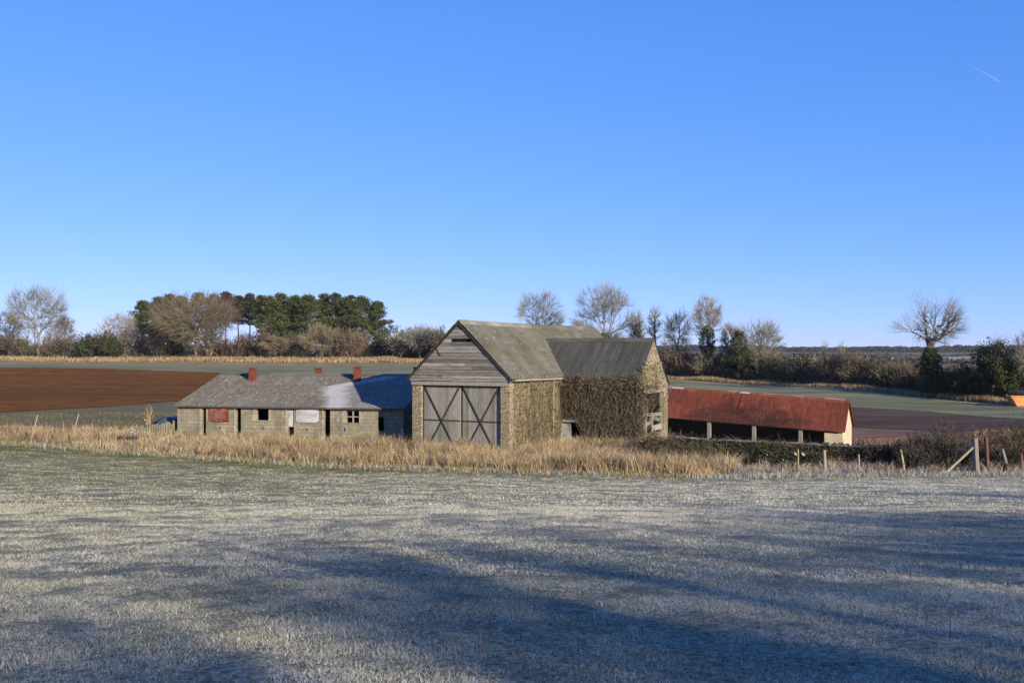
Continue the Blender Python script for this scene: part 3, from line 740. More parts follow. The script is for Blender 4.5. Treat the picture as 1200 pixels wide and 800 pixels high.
mb.box(QX - .25, QX - .10, go1 - .14, go1 - .004, .55, gt - .035, .8)
mb.box(QX - .25, QX - .10, go0 + .004, go0 + .12, .55, gt - .035, .8)
mb.build("opening_frame", M['timber_grey'], barn)
mb = MB()                                                    # broken hatch / manger timbers in the opening
mb.beam((QX - .2, go0 + .12, 1.75), (QX - .2, go1 - .15, 1.62), .10, .2, .8)
mb.beam((QX - .2, go0 + 1.1, 1.70), (QX - .2, go0 + 1.15, .56), .12, .12, 1.0)
mb.beam((QX - .22, go0 + 2.35, 1.66), (QX - .22, go0 + 2.3, .56), .16, .10, .95)
mb.beam((QX - .16, go0 + 2.2, .82), (QX - .16, go1 - .15, .86), .08, .34, .95)
mb.beam((QX - .21, go0 + 1.3, 1.12), (QX - .24, go0 + 2.3, 1.2), .05, .2, .8)
mb.beam((QX - .3, go0 + 2.5, 1.5), (QX - .26, go1 - .2, 1.25), .05, .24, .5)
mb.beam((QX - .3, go0 + .2, .6), (QX - .28, go0 + .9, 1.5), .05, .5, .7)
mb.build("broken_hatch", M['timber_grey'], barn)
mb = MB(); mb.box(QX - 2.4, QX - 2.1, Y0 + .5, Y1 - .5, -.6, 3.4)                # lit inner wall seen through the opening
mb.build("inner_wall", M['barn_stone'], barn)
# front: boarded gable
mb = MB()
z = DB - .02; i = 0
def halfw(z): return min(W_ / 2 + .03, (AP - .06 - z) / (AP - EV) * W_ / 2)
while z < AP - .15:
    h = rnd.uniform(.15, .21)
    if z < 6.10 < z + h + .03: h = 6.10 - z
    if z > 6.099 and z < 6.12: h = .19
    gap = h == .19
    if h > .03:
        w0, w1 = halfw(z) + .03, halfw(min(z + h, AP - .07)) + .03
        cuts = [-1] + ([rnd.uniform(-.6, .6)] if rnd.random() < .55 and w0 > 1.2 else []) + [1]
        if gap: cuts = [-1, -.42]
        for a_, b_ in zip(cuts, cuts[1:]):
            yy = -.10 + rnd.uniform(-.015, .015); dz_ = rnd.uniform(-.012, .012); t = rnd.choice((.6, .8, .95, 1.05, 1.2, 1.5))
            xa, xb = W_ / 2 + a_ * w0, W_ / 2 + b_ * w0 - .004
            xa1 = W_ / 2 + (a_ * w1 if a_ == -1 else a_ * w0); xb1 = W_ / 2 + (b_ * w1 if b_ == 1 else b_ * w0) - .004
            e0, e1 = rnd.uniform(-.02, .03), rnd.uniform(-.02, .03)
            if a_ == -1: xa -= e0; xa1 -= e0
            mb.hexa([(xa, yy - .02, z + dz_), (xb, yy - .02, z - dz_), (xb, yy, z - dz_), (xa, yy, z + dz_),
                     (xa1, yy, z + h - .012), (xb1, yy, z + h - .012), (xb1, yy + .02, z + h - .012), (xa1, yy + .02, z + h - .012)], t)
    z += h; i += 1
mb.beam((1.75, -.15, 5.75), (2.05, -.15, 5.35), .05, .03, .6, (0, 1, 0))
mb.build("gable_boarding", M['plank'], barn)
mb = MB(); mb.prism([(.1, DB - .05), (W_ - .1, DB - .05), (W_ - .1, EV - .05), (W_ / 2, AP - .2), (.1, EV - .05)], 'y', .0, .04, .2)  # solid backing, coloured dark so missing boards read as deep shade
mb.build("gable_backing", M['timber_dark'], barn)
mb = MB(); mb.box(-.02, W_ + .02, -.06, .42, DB - .26, DB - .035, 1.0)
mb.build("door_lintel", M['timber_grey'], barn)
mb = MB()
for s in (-1, 1):                                            # bargeboards
    a_ = Vector((W_ / 2, -.17, AP + .0)); b_ = Vector((W_ / 2 + s * (W_ / 2 + .22), -.17, EV - .24))
    mb.beam(a_, b_, .03, .14, .45, (0, 1, 0)) if False else mb.hexa([(a_.x, -.19, a_.z - .16), (b_.x, -.19, b_.z - .04), (b_.x, -.15, b_.z - .04), (a_.x, -.15, a_.z - .16),
                                                                    (a_.x, -.19, a_.z - .03), (b_.x, -.19, b_.z + .09), (b_.x, -.15, b_.z + .09), (a_.x, -.15, a_.z - .03)][0 if s > 0 else 0:], .4)
mb.build("bargeboard", M['timber_dark'], barn)
def leaf_door(x0, x1, label):
    d0 = MB(); x = x0
    while x < x1 - .03:
        w = min(rnd.uniform(.15, .22), x1 - x)
        d0.box(x, x + w - .012, .16 + rnd.uniform(0, .012), .20, -.05 + rnd.uniform(0, .06), DB - .30, rnd.uniform(.72, 1.2)); x += w
    d0.box(x0 + .02, x1 - .02, .2005, .235, .3, .5, .5); d0.box(x0 + .02, x1 - .02, .2005, .235, 3.0, 3.2, .5)
    o = d0.build("barn_door", M['door_plank'], barn)
    o["label"] = label
    zb, zt, zm = .05, DB - .34, 1.62
    for (pa, qa) in (((x0 + .05, zt), (x1 - .35, zb)), ((x1 - .05, zt), (x0 + .30, zb))):
        k = MB(); k.beam((pa[0], .135, pa[1]), (qa[0], .135, qa[1]), .03, .075, 1, (1, 0, 0) if False else (0, 1, 0)); k.build("brace", M['iron'], o)
    k = MB(); k.box(x0 + .02, x1 - .02, .13, .158, zm - .035, zm + .035); k.build("rail", M['iron'], o)
    return o
leaf_door(.74, 3.19, "left door leaf with greenish boards and dark diagonal bracing")
leaf_door(3.30, 5.72, "right door leaf of paler grey boards with dark diagonal bracing")
for a_, b_ in ((.665, .735), (5.725, 5.795)):
    mb = MB(); mb.box(a_, b_, .12, .3, -.4, DB - .27); mb.build("door_frame", M['iron'], barn)
# roofs
sl = math.hypot(W_ / 2 + .20, (AP - EV) / (W_ / 2) * (W_ / 2 + .20))
k_ = (AP - EV) / (W_ / 2)
ez = EV - .20 * k_
corr("roof", M['asbestos'], barn, (W_ + .20, -.17, ez + .10), (0, LN + .2, 0), (-(W_ / 2 + .20), 0, AP - ez), .15, .022, 2, 6, .05, 1)
corr("roof", M['asbestos'], barn, (-.20, -.17, ez + .10), (0, LN + .2, 0), (W_ / 2 + .20, 0, AP - ez), .15, .022, 2, 6, .05, 2)
mb = MB()
for j in range(11):
    y0 = -.2 + j * 1.84; zz = AP + .10 - .06 * math.sin(math.pi * (j + .5) / 11) + rnd.uniform(-.01, .01)
    t = rnd.uniform(1.5, 2.1) if j < 5 else rnd.uniform(1.1, 1.6)
    mb.prism([(W_ / 2 - .26, zz - .24), (W_ / 2, zz + .03), (W_ / 2 + .26, zz - .24), (W_ / 2 + .24, zz - .27), (W_ / 2, zz - .01), (W_ / 2 - .24, zz - .27)], 'y', y0, y0 + 1.83, t)
mb.build("ridge_cap", M['asbestos'], barn)
kw = (WA - WE) / (YM - Y0); wez = WE - .22 * kw
xin = W_ / 2 + (AP - WA) / k_ - .5
corr("porch_roof", M['asbestos_dark'], barn, (QX + .05, Y0 - .22, wez + .10), (-(QX + .05 - xin), 0, 0), (0, YM - Y0 + .22, WA - wez),   .15, .012, 2, 6, .02, 3)
corr("porch_roof", M['asbestos_dark'], barn, (QX + .05, Y1 + .22, wez + .10), (-(QX + .05 - xin), 0, 0), (0, -(YM - Y0 + .22), WA - wez),   .15, .012, 2, 6, .02, 4)
mb = MB()
for j in range(4):
    x0 = xin + .4 + j * (QX - xin - .36) / 4; zz = WA + .1 + rnd.uniform(-.01, .01)
    mb.prism([(YM - .24, zz - .2), (YM, zz + .03), (YM + .24, zz - .2), (YM + .22, zz - .23), (YM, zz - .01), (YM - .22, zz - .23)], 'x', x0, x0 + (QX - xin - .36) / 4 - .01, rnd.uniform(.7, 1.0))
mb.build("porch_ridge_cap", M['asbestos'], barn)
# gutter, downpipe, doorway
mb = MB(); mb.tube([(W_ + .36, .0, ez + .02), (W_ + .36, Y0 - .4, ez - .03)], .06, 8); mb.build("gutter", M['timber_grey'], barn)
mb = MB(); mb.tube([(W_ + .36, 5.5, ez), (W_ + .12, 5.55, ez - .25), (W_ + .09, 5.55, .1)], .05, 8); mb.build("downpipe", M['pale_wood'], barn)
mb = MB(); mb.box(W_ + .14, W_ + .72, Y0 + .12, Y0 + .17, -.3, 1.22); dd = mb.build("porch_door", M['white_board'], barn); dd["label"] = "small pale door panel in the creeper covered porch wall"
mb = MB(); mb.box(W_ + .05, W_ + 1.5, Y0 - .05, Y0 + .25, 1.27, 1.42); mb.build("porch_door_lintel", M['timber_grey'], barn)
mb = MB(); mb.box(.6, W_ - .6, .6, LN - .6, -.5, -.05); mb.box(W_ - .6, QX - .5, Y0 + .55, Y1 - .55, -.5, .0); mb.build("barn_floor", M['dark_floor'], barn)

# creepers on the barn: plants of their own, standing against the walls
def to_world(o, P):
    a = o.rotation_euler.z; c_, s_ = math.cos(a), math.sin(a)
    return np.stack([P[:, 0] * c_ - P[:, 1] * s_ + o.location.x, P[:, 0] * s_ + P[:, 1] * c_ + o.location.y, P[:, 2] + o.location.z], 1)
def creeper(name, label, org, ux, w, h, out, nst, nlf, stem, leaf, seed, fringe=0, fz=None, dens=None, wander=.35):
    """stems climbing a wall: org = wall foot (barn coordinates), ux along it, out away from it"""
    rg = np.random.default_rng(seed); org, ux, out = np.array(org, float), np.array(ux, float), np.array(out, float)
    root = empty(name, barn.matrix_basis @ Vector(org), 0); root.location = Vector(to_world(barn, org[None])[0]); root.rotation_euler = (0, 0, barn.rotation_euler.z)
    tag(root, label, "creeper")
    P, Q, Rr = [], [], []
    for i in range(nst):
        t = rg.uniform(0, w); top = h * (rg.uniform(.35, 1.02) if rg.random() < .6 else rg.uniform(.85, 1.02)); zz = rg.uniform(0, .3) if rg.random() < .7 else rg.uniform(0, h * .7); dpt = rg.uniform(.02, .15)
        drift = rg.normal(0, wander)
        if dens is not None and rg.random() > dens(t / w): continue
        r = rg.uniform(.006, .015)
        while zz < top:
            st = rg.uniform(.2, .45); t2 = t + drift * st + rg.normal(0, .07); d2 = min(.2, max(.02, dpt + rg.normal(0, .03)))
            P.append(ux * t + out * dpt + [0, 0, zz]); Q.append(ux * t2 + out * d2 + [0, 0, zz + st]); Rr.append(r)
            t, dpt, zz, r = t2, d2, zz + st, max(.007, r * .96)
    for i in range(fringe):                       # tangle along the eaves, hanging out and up
        t = rg.uniform(-.1, w + .1); zz = (h if fz is None else fz) + rg.normal(-.12, .16) + .35 * (float(vnoise(t, 0, .7, seed)) - .45); dp = rg.uniform(.03, .3)
        dr = np.array([rg.normal(0, .35), rg.normal(0, .14), rg.normal(.02, .22)])
        p = ux * t + out * dp + [0, 0, zz]; q = p + ux * dr[0] + out * dr[1] + [0, 0, dr[2]]
        P.append(p); Q.append(q); Rr.append(rg.uniform(.005, .011))
    P, Q = np.array(P), np.array(Q)
    C = np.array(stem) * rg.uniform(.5, 1.5, (len(P), 1))
    quad_obj("stem", seg_mesh(P - org * 0, Q, Rr, np.array(Rr) * .85, C, 3), BARK, root)
    pk = rg.integers(0, len(P), nlf)
    ct = P[pk] + (Q[pk] - P[pk]) * rg.random((nlf, 1)) + rg.normal(0, .05, (nlf, 3))
    C = np.array(leaf) * (.55 + .9 * vnoise(ct @ ux, ct[:, 2], .5, seed)[:, None]) * rg.uniform(.5, 1.5, (nlf, 1))
    quad_obj("foliage", leaf_quads(ct, rg.uniform(.05, .13, nlf), rg, C, .8), VEG, root)
    return root
creeper("creeper", "thick brown and olive creeper smothering the porch front wall", (W_ + 1.62, Y0, 0), (1, 0, 0), QX - W_ - 1.55, WE + .1, (0, -1, 0), 900, 13000, (.16, .13, .088), (.095, .086, .048), 21, 1700, WE + .12)
creeper("creeper", "creeper tangle over the small pale porch doorway", (W_ + .1, Y0, 1.4), (1, 0, 0), 1.45, WE - 1.4, (0, -1, 0), 150, 1800, (.17, .12, .075), (.10, .075, .04), 22, 260, WE - 1.3)
creeper("creeper", "thin yellowish creeper stems on the sunlit side wall beside the double doors", (W_, .3, 0), (0, 1, 0), Y0 - .5, EV - .4, (1, 0, 0), 330, 3000, (.22, .185, .12), (.15, .128, .075), 23, 260, EV - .25, lambda s: .55 + .45 * s, .12)
creeper("creeper", "pale dry ivy climbing the near edge of the porch gable end", (QX, Y0, .2), (0, 1, 0), .38, 4.0, (1, 0, 0), 34, 380, (.22, .185, .11), (.14, .125, .06), 24, wander=.05)
creeper("creeper", "wispy creeper spread over the top of the porch gable end", (QX, Y0 + .7, 3.2), (0, 1, 0), 3.2, 1.5, (1, 0, 0), 34, 420, (.30, .24, .14), (.20, .17, .08), 25)

# ---------------------------------------------------------------- the low cowshed
SA = -R(12); SX, SY = -21.5, 64.0
shed = tag(empty("cowshed", (SX, SY, -5.65), SA), "long low concrete cowshed with red roof vents and grey sheeted roof", "shed")
SL, SD, SE, SR = 15.2, 12.0, 2.09, 3.93
ca, sa = math.cos(SA), math.sin(SA)
def sx(px, y=0.0):
    r = (px - 600) / F
    # X = SX + x ca - y sa ; Y = SY + x sa + y ca ; X = r Y
    return (r * (SY + y * ca) - SX + y * sa) / (ca - r * sa)
doors = [(237, 241.5), (277, 282.5), (337.5, 344.5), (380, 387)]
wins = [(245, 268, 1.06, 1.95), (301, 315, 1.22, 1.95), (347, 374, 1.16, 1.95), (406, 421, 1.16, 1.88), (443, 450, .70, 1.54)]
holes = [(sx(a), sx(b), -.8, 1.93) for a, b in doors] + [(sx(a), sx(b), z0, z1) for a, b, z0, z1 in wins]
mb = MB(); holed_wall(mb, 0, SL, -.8, SE, 0, .2, holes)
holed_wall(mb, .2, SD - .2, -.8, SE, 0, .2, [], axis='y'); holed_wall(mb, .2, SD - .2, -.8, SE, SL - .2, SL, [], axis='y')
holed_wall(mb, 0, SL, -.8, SE, SD - .2, SD, [])
for x0 in (0.003, SL - .197):
    mb.prism([(.02, SE), (SD - .02, SE), (SD / 2, SR - .1)], 'x', x0, x0 + .19)
mb.build("wall", BLOCK, shed)
def part_box(name, mat, *bx):
    mb = MB(); mb.box(*bx); return mb.build(name, mat, shed)
for a, b in doors: part_box("door_jamb", BLOCK, sx(a) - .16, sx(a) - .002, -.035, .12, -.5, 1.95, 1.35)
for a, b, z0, z1 in (wins[3], wins[1]):
    part_box("window_jamb", BLOCK, sx(b) + .005, sx(b) + .12, -.03, .1, z0, z1, 1.3); part_box("window_jamb", BLOCK, sx(a) - .3, sx(a) - .005, -.03, .1, z0 - .05, z1 + .04, 1.35)
for a, b, z0, z1 in wins: part_box("window_sill", BLOCK, sx(a) - .06, sx(b) + .06, -.05, -.002, z0 - .08, z0 - .005, 1.1)
for px in (258, 308, 360, 404):
    x = sx(px); part_box("vent_slot", M['black'], x - .035, x + .035, -.012, .05, .62, .86)  # black boxes: the shade inside the slots given by colour
part_box("plinth_band", BLOCK, .02, sx(236), -.03, -.002, .78, .86, 1.15); part_box("plinth_band", BLOCK, sx(242), sx(276.5), -.03, -.002, .78, .86, 1.15)
part_box("plinth_band", BLOCK, sx(283), sx(337), -.03, -.002, .78, .86, 1.15); part_box("plinth_band", BLOCK, sx(345), sx(379), -.03, -.002, .78, .86, 1.15)
def bowed(name, a, b, z0, z1, mat, label):
    mb = MB(); x0, x1 = sx(a), sx(b); n = 10
    for i in range(n):
        u0, u1 = i / n, (i + 1) / n; xa, xb = x0 + (x1 - x0) * u0, x0 + (x1 - x0) * u1
        f = lambda u: -.03 - .05 * math.sin(math.pi * u); q = lambda u: .07 * (1 if u > .98 or u < .02 else 0)
        mb.hexa([(xa, f(u0) - .02, z0 + q(u0)), (xb, f(u1) - .02, z0 + q(u1)), (xb, f(u1), z0 + q(u1)), (xa, f(u0), z0 + q(u0)),
                 (xa, f(u0) - .02, z1 - q(u0)), (xb, f(u1) - .02, z1 - q(u1)), (xb, f(u1), z1 - q(u1)), (xa, f(u0), z1 - q(u0))])
    o = mb.build(name, mat, shed); o["label"] = label
bowed("window_board", 245, 268, 1.10, 1.98, M['red_board'], "dull red board fixed over the leftmost window")
bowed("window_board", 347, 374, 1.15, 1.98, M['white_board'], "white board fixed over the middle window")
mb = MB(); mb.box(sx(337.8), sx(343.2), .04, .07, .85, 1.91); o = mb.build("half_door", M['white_board'], shed); o["label"] = "pale upper half door left shut"
mb = MB(); xw = sx(413.5); mb.box(xw - .03, xw + .04, .02, .09, 1.17, 1.875); mb.box(sx(406.2), xw - .035, .03, .08, 1.50, 1.56)
mb.box(xw + .045, sx(420.8), .03, .08, 1.50, 1.56); mb.build("window_frame", M['timber_grey'], shed)
mb = MB(); mb.box(-.15, SL + .1, -.24, -.12, SE - .10, SE - .0, .7); mb.build("gutter", M['timber_dark'], shed)
# roof: frost lies on the part the sun has not reached for long
ks = (SR - SE) / (SD / 2)
m, nt, N, L, b = newmat("shed_roof_sheet")
v = coords(N, L, (2.2, 1, 1))
f1 = noise(N, L, v, 2.4, 6, .7)
r1 = ramp(N, [(.28, (.062, .053, .040)), (.5, (.125, .110, .088)), (.75, (.21, .19, .155))]); L.new(f1, r1.inputs[0])
vo = N.new("ShaderNodeTexVoronoi"); vo.inputs["Scale"].default_value = 2.6; L.new(coords(N, L), vo.inputs["Vector"])
mr = N.new("ShaderNodeMapRange"); mr.inputs[1].default_value, mr.inputs[2].default_value = .2, .1; L.new(vo.outputs["Distance"], mr.inputs[0])
c = mixc(N, L, mr.outputs[0], r1.outputs[0], (.34, .33, .28))
a = N.new("ShaderNodeAttribute"); a.attribute_name = "Col"
c = mixc(N, L, 1.0, c, a.outputs["Color"], 'MULTIPLY')
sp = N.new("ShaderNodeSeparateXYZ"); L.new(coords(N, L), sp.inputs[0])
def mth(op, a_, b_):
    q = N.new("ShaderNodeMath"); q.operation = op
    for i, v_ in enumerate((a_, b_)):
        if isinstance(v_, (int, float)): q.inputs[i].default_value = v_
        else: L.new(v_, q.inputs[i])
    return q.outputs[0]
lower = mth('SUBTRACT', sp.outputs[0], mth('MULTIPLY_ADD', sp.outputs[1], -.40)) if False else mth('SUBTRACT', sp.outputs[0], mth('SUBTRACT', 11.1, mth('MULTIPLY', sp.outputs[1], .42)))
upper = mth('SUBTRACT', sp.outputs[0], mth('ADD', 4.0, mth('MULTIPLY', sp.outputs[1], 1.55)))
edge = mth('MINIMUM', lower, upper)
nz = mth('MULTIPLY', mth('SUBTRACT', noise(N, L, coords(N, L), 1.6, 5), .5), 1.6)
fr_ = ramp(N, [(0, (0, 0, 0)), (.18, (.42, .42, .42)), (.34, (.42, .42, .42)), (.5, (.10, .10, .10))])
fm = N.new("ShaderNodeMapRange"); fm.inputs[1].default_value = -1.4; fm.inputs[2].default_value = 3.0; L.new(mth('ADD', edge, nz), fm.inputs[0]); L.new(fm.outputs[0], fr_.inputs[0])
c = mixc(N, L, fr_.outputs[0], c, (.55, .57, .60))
L.new(c, b.inputs["Base Color"]); b.inputs["Roughness"].default_value = .9; b.inputs["Specular IOR Level"].default_value = .15
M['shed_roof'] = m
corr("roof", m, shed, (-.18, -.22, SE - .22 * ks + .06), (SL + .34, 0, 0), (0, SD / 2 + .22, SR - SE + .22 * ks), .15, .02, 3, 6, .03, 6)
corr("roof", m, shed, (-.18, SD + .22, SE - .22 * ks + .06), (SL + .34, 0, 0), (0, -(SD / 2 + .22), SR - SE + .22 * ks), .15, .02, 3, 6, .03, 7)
mb = MB()
for j in range(8):
    x0 = -.18 + j * 1.92
    mb.prism([(SD / 2 - .28, SR - .02), (SD / 2, SR + .115), (SD / 2 + .28, SR - .02), (SD / 2 + .26, SR - .05), (SD / 2, SR + .085), (SD / 2 - .26, SR - .05)], 'x', x0, x0 + 1.91, rnd.uniform(.9, 1.4))
mb.build("ridge_cap", M['asbestos'], shed)
for px, y, top in ((296, 4.9, 4.45), (373, 6.9, 4.42), (419, 4.9, 4.55), (489, 6.7, 4.5)):
    x = sx(px, y); zb = SE + ks * min(y, SD - y); mb = MB()
    mb.box(x - .21, x + .21, y - .21, y + .21, zb - .2, top - .08); mb.box(x - .24, x + .24, y - .24, y + .24, top - .078, top)
    mb.box(x - .27, x + .27, y - .3, y + .27, zb - .1, zb + .10)
    mb.build("roof_vent", M['clay'], shed, bevel=.02)
mb = MB(); mb.box(.25, SL - .25, .25, SD - .25, -.4, -.02); mb.build("shed_floor", M['dark_floor'], shed)

# ---------------------------------------------------------------- the red roofed open shed
RA = -R(25); RS = -.055
rx0 = -3.0
hov = tag(empty("open_shed", (10.65, 73.3, -7.0), RA), "open fronted cattle shed with rusty red corrugated roof beside the barn", "shed")
RLn, RD = 13.1, 5.4
def rz(z, x): return z + RS * x
re_, rr_ = 2.14, 4.08
mb = MB()
holed_wall(mb, rx0, RLn, -.9, re_ + .05, RD - .35, RD, [])
mb.build("back_wall", M['timber_dark'], hov, RS)  # wall toned dark to stand in for shade inside the open bays
mb = MB(); mb.box(rx0, rx0 + .35, .0, RD - .352, -.9, re_); mb.build("end_wall", M['barn_stone'], hov, RS)
mb = MB(); mb.box(RLn - .4, RLn, 0, RD - .352, -.9, re_)
mb.prism([(0, re_ + .002), (RD - .01, re_ + .002), (RD / 2, rr_ - .08)], 'x', RLn - .4, RLn)
mb.box(RLn - 1.25, RLn - .402, 0, .35, -.9, re_ - .15)
o = mb.build("gable_wall", M['cream'], hov, RS, bevel=.02); o["label"] = "sunlit cream limewashed gable end"
def rxp(px, y=0.0):
    r = (px - 600) / F; c_, s_ = math.cos(RA), math.sin(RA)
    return (r * (73.3 + y * c_) - 10.65 + y * s_) / (c_ - r * s_)
for px in (831, 883.5, 938):
    x = rxp(px, .15); mb = MB(); mb.box(x - .13, x + .13, .02, .28, rz(-.9, x), rz(re_ - .12, x)); mb.build("post", M['post_grey'], hov, bevel=.015)
mb = MB(); mb.box(rx0, RLn - 1.3, .05, .25, re_ - .10, re_ + .06, .7); mb.build("eave_beam", M['timber_grey'], hov, RS)
kr = (rr_ - re_) / (RD / 2)
corr("roof", M['rust'], hov, (rx0 - .1, -.14, re_ - .14 * kr + .10), (RLn - rx0 + .25, 0, 0), (0, RD / 2 + .14, rr_ - re_ + .14 * kr), .2, .0035, 2, 6, .0, 8, RS, (.82, 1.15))
corr("roof", M['rust'], hov, (rx0 - .1, RD + .14, re_ - .14 * kr + .10), (RLn - rx0 + .25, 0, 0), (0, -(RD / 2 + .14), rr_ - re_ + .14 * kr), .2, .0035, 2, 6, .0, 9, RS, (.82, 1.15))
mb = MB()
for j in range(9):
    x0 = rx0 + j * 1.8; zz = rr_ + .11
    mb.prism([(RD / 2 - .22, zz - .16), (RD / 2, zz + .02), (RD / 2 + .22, zz - .16), (RD / 2 + .2, zz - .19), (RD / 2, zz - .01), (RD / 2 - .2, zz - .19)], 'x', x0, min(x0 + 1.79, RLn + .15), rnd.uniform(1.0, 1.5))
mb.build("ridge_cap", M['rust'], hov, RS)
def roof_patch(a, b, v0, v1, mat, label):
    mb = MB(); f = lambda x, v: (x, -.14 + (RD / 2 + .14) * v, re_ - .14 * kr + .145 + (rr_ - re_ + .14 * kr) * v)
    p = [f(a, v0), f(b, v0), f(b, v1), f(a, v1)]
    mb.hexa([*p, *[(x, y - .006, z + .012) for x, y, z in p]]); o = mb.build("roof_sheet", mat, hov, RS); o["label"] = label
pk = surf("faded_sheet", [(.3, (.36, .16, .13)), (.7, (.5, .30, .26))], 2, (3, 1, 1), bump=.1)
roof_patch(rxp(867, 1.8), rxp(877, 1.8), .42, .96, M['rust'], "faded pinkish roofing sheet patched in")
roof_patch(rxp(866.5, 2.3), rxp(878, 2.3), .955, 1.0, M['white_board'], "white flashing piece at the ridge above the faded sheet")
roof_patch(rxp(783, 2.3), rxp(800, 2.3), .955, 1.0, M['white_board'], "white flashing piece at the ridge next to the barn")
for a_, b_, v_ in ((893, 907, .985), (930, 942, .985), (966, 990, .98), (852, 862, .985)):
    roof_patch(rxp(a_, 2.3), rxp(b_, 2.3), v_, 1.0, pk, "worn pale patch along the ridge")
mb = MB(); mb.box(rx0 + .4, RLn - .45, .3, RD - .4, -.7, -.25); mb.build("shed_floor", M['black'], hov, RS)  # floor coloured black, interior shade put into the colour

# ---------------------------------------------------------------- trees and shrubs of the skyline
def place(proto, px, d, label, cat, group=None, sc=(1, 1, 1), rz=0.0, first=False):
    p = at(px, d, -.08)
    o = proto if first else dup(proto)
    o.location = p; o.rotation_euler = (0, 0, rz); o.scale = sc
    for k in ("label", "category", "group"):
        if k in o: del o[k]
    tag(o, label, cat, group); return o
ORD = "first second third fourth fifth sixth seventh eighth ninth tenth eleventh twelfth thirteenth fourteenth fifteenth sixteenth seventeenth eighteenth nineteenth twentieth".split()
def nth(i, n):
    if i == 0: return "leftmost"
    if i == n - 1: return "rightmost"
    return ORD[i] + " from the left" if i < len(ORD) else ORD[n - 1 - i] + " from the right"
GB = "bare trees on the skyline"
def tree_at(name, px, top, w, d, seed, label, base=None, **k):
    p = at(px, d); H = p.z * -1 * 0 + (-(top - 410) / F * d - p.z); W = w / F * d
    o = bare_tree(name, seed, H, W, **k); o.location = (p.x, p.y, p.z - .08)
    tag(o, label, "tree", GB); return o
PALE = dict(bark=(.18, .17, .14), twig=(.195, .18, .145))
tree_at("bare_tree", 45, 331, 84, 238, 101, "big rounded bare tree at the left end of the far hedge", trunk=.2, rmin=0.0210, **PALE, n=2600)
tree_at("bare_tree", 8, 362, 42, 243, 102, "slender bare tree cut by the left frame edge", trunk=.25, rmin=0.0240)
tree_at("bare_tree", 76, 368, 30, 242, 103, "small bare tree just right of the big rounded one", trunk=.2, rmin=0.0240)
tree_at("bare_tree", 140, 364, 50, 240, 104, "pale twiggy bare tree left of the pine clump", trunk=.2, rmin=0.0240, bark=(.27, .255, .23), twig=(.28, .26, .23))
tree_at("bare_tree", 228, 338, 118, 229, 105, "broad olive brown bare tree standing in front of the pines", trunk=.14, rmin=0.0240, bark=(.13, .112, .075), twig=(.14, .115, .075), n=3000, gap=.2)
tree_at("bare_tree", 375, 378, 56, 230, 106, "small olive bare tree below the dense pines", trunk=.14, rmin=0.0263, bark=(.17, .14, .085), twig=(.185, .15, .09))
tree_at("bare_tree", 322, 392, 40, 231, 107, "low bare tree at the foot of the tallest pines", trunk=.15, rmin=0.0263, bark=(.15, .12, .08), twig=(.16, .125, .08))
tree_at("bare_tree", 492, 379, 62, 226, 108, "pale feathery bare tree left of the barn gable", trunk=.18, rmin=0.0263, bark=(.17, .155, .13), twig=(.20, .18, .15), n=2000)
tree_at("bare_tree", 470, 388, 40, 228, 118, "low pale bare tree at the right end of the pine clump", trunk=.18, rmin=0.0263, bark=(.2, .18, .13), twig=(.22, .19, .13))
tree_at("bare_tree", 633, 338, 66, 203, 109, "rounded bare tree rising behind the barn ridge", trunk=.2, rmin=0.0203, **PALE, n=2200)
tree_at("bare_tree", 709, 330, 88, 186, 110, "tallest broad bare tree behind the end of the barn ridge", trunk=.16, rmin=0.0188, ivy=(1.0, 7.5, 1.9, 2200), **PALE, n=2800)
tree_at("bare_tree", 747, 362, 26, 188, 111, "narrow ivy clad tree just right of the tallest bare tree", trunk=.3, rmin=0.0188, ivy=(1, 9, 1.3, 1600), n=700)
tree_at("bare_tree", 767, 356, 24, 182, 112, "thin pole like bare tree above the porch gable", trunk=.4, rmin=0.0188, n=420)
tree_at("bare_tree", 793, 362, 44, 177, 113, "bare tree with several stems right of the porch gable", trunk=.15, rmin=0.0188, **PALE)
tree_at("bare_tree", 829, 344, 44, 171, 114, "tall bare tree with a dark ivy knot halfway up its trunk", trunk=.42, rmin=0.0165, ivy=(4.2, 9.2, 1.45, 1900), bark=(.14, .12, .09), twig=(.24, .205, .155))
tree_at("bare_tree", 857, 376, 34, 167, 115, "reddish twiggy bare tree beside the ivy column", trunk=.2, rmin=0.0188, bark=(.15, .11, .085), twig=(.2, .145, .11))
tree_at("bare_tree", 866, 385, 26, 164, 116, "dark green ivy column leaning right in the hedge", trunk=.3, rmin=0.0165, ivy=(.3, 8.2, 1.7, 3600), n=500)
tree_at("bare_tree", 893, 371, 60, 164, 117, "pale spreading bare tree behind the right hedge", trunk=.12, rmin=0.0180, **PALE, n=2000)
tree_at("bare_tree", 966, 396, 14, 148, 119, "thin sapling poking above the hedge on the right", trunk=.3, rmin=0.0150, n=120)
tree_at("bare_tree", 985, 398, 22, 146, 120, "small twiggy sapling poking above the hedge beside the thin one", trunk=.3, rmin=0.0150, n=220)
tree_at("bare_tree", 1091, 339, 104, 128, 121, "lone bare oak with ivy skirted trunk on the right skyline", trunk=.40, rmin=0.0120, bark=(.10, .09, .07), twig=(.17, .15, .11), r0=.42, ivy=(.2, 6.4, 1.55, 4200), n=850, gap=.52, crook=.22, lump=.55)
tree_at("bare_tree", 1170, 388, 40, 121, 122, "bare twigs of a small tree above the big ivy bush", trunk=.3, rmin=0.0120, n=500)
tree_at("bare_tree", 1204, 384, 44, 118, 123, "bare tree cut by the right frame edge", trunk=.3, rmin=0.0120, n=700)

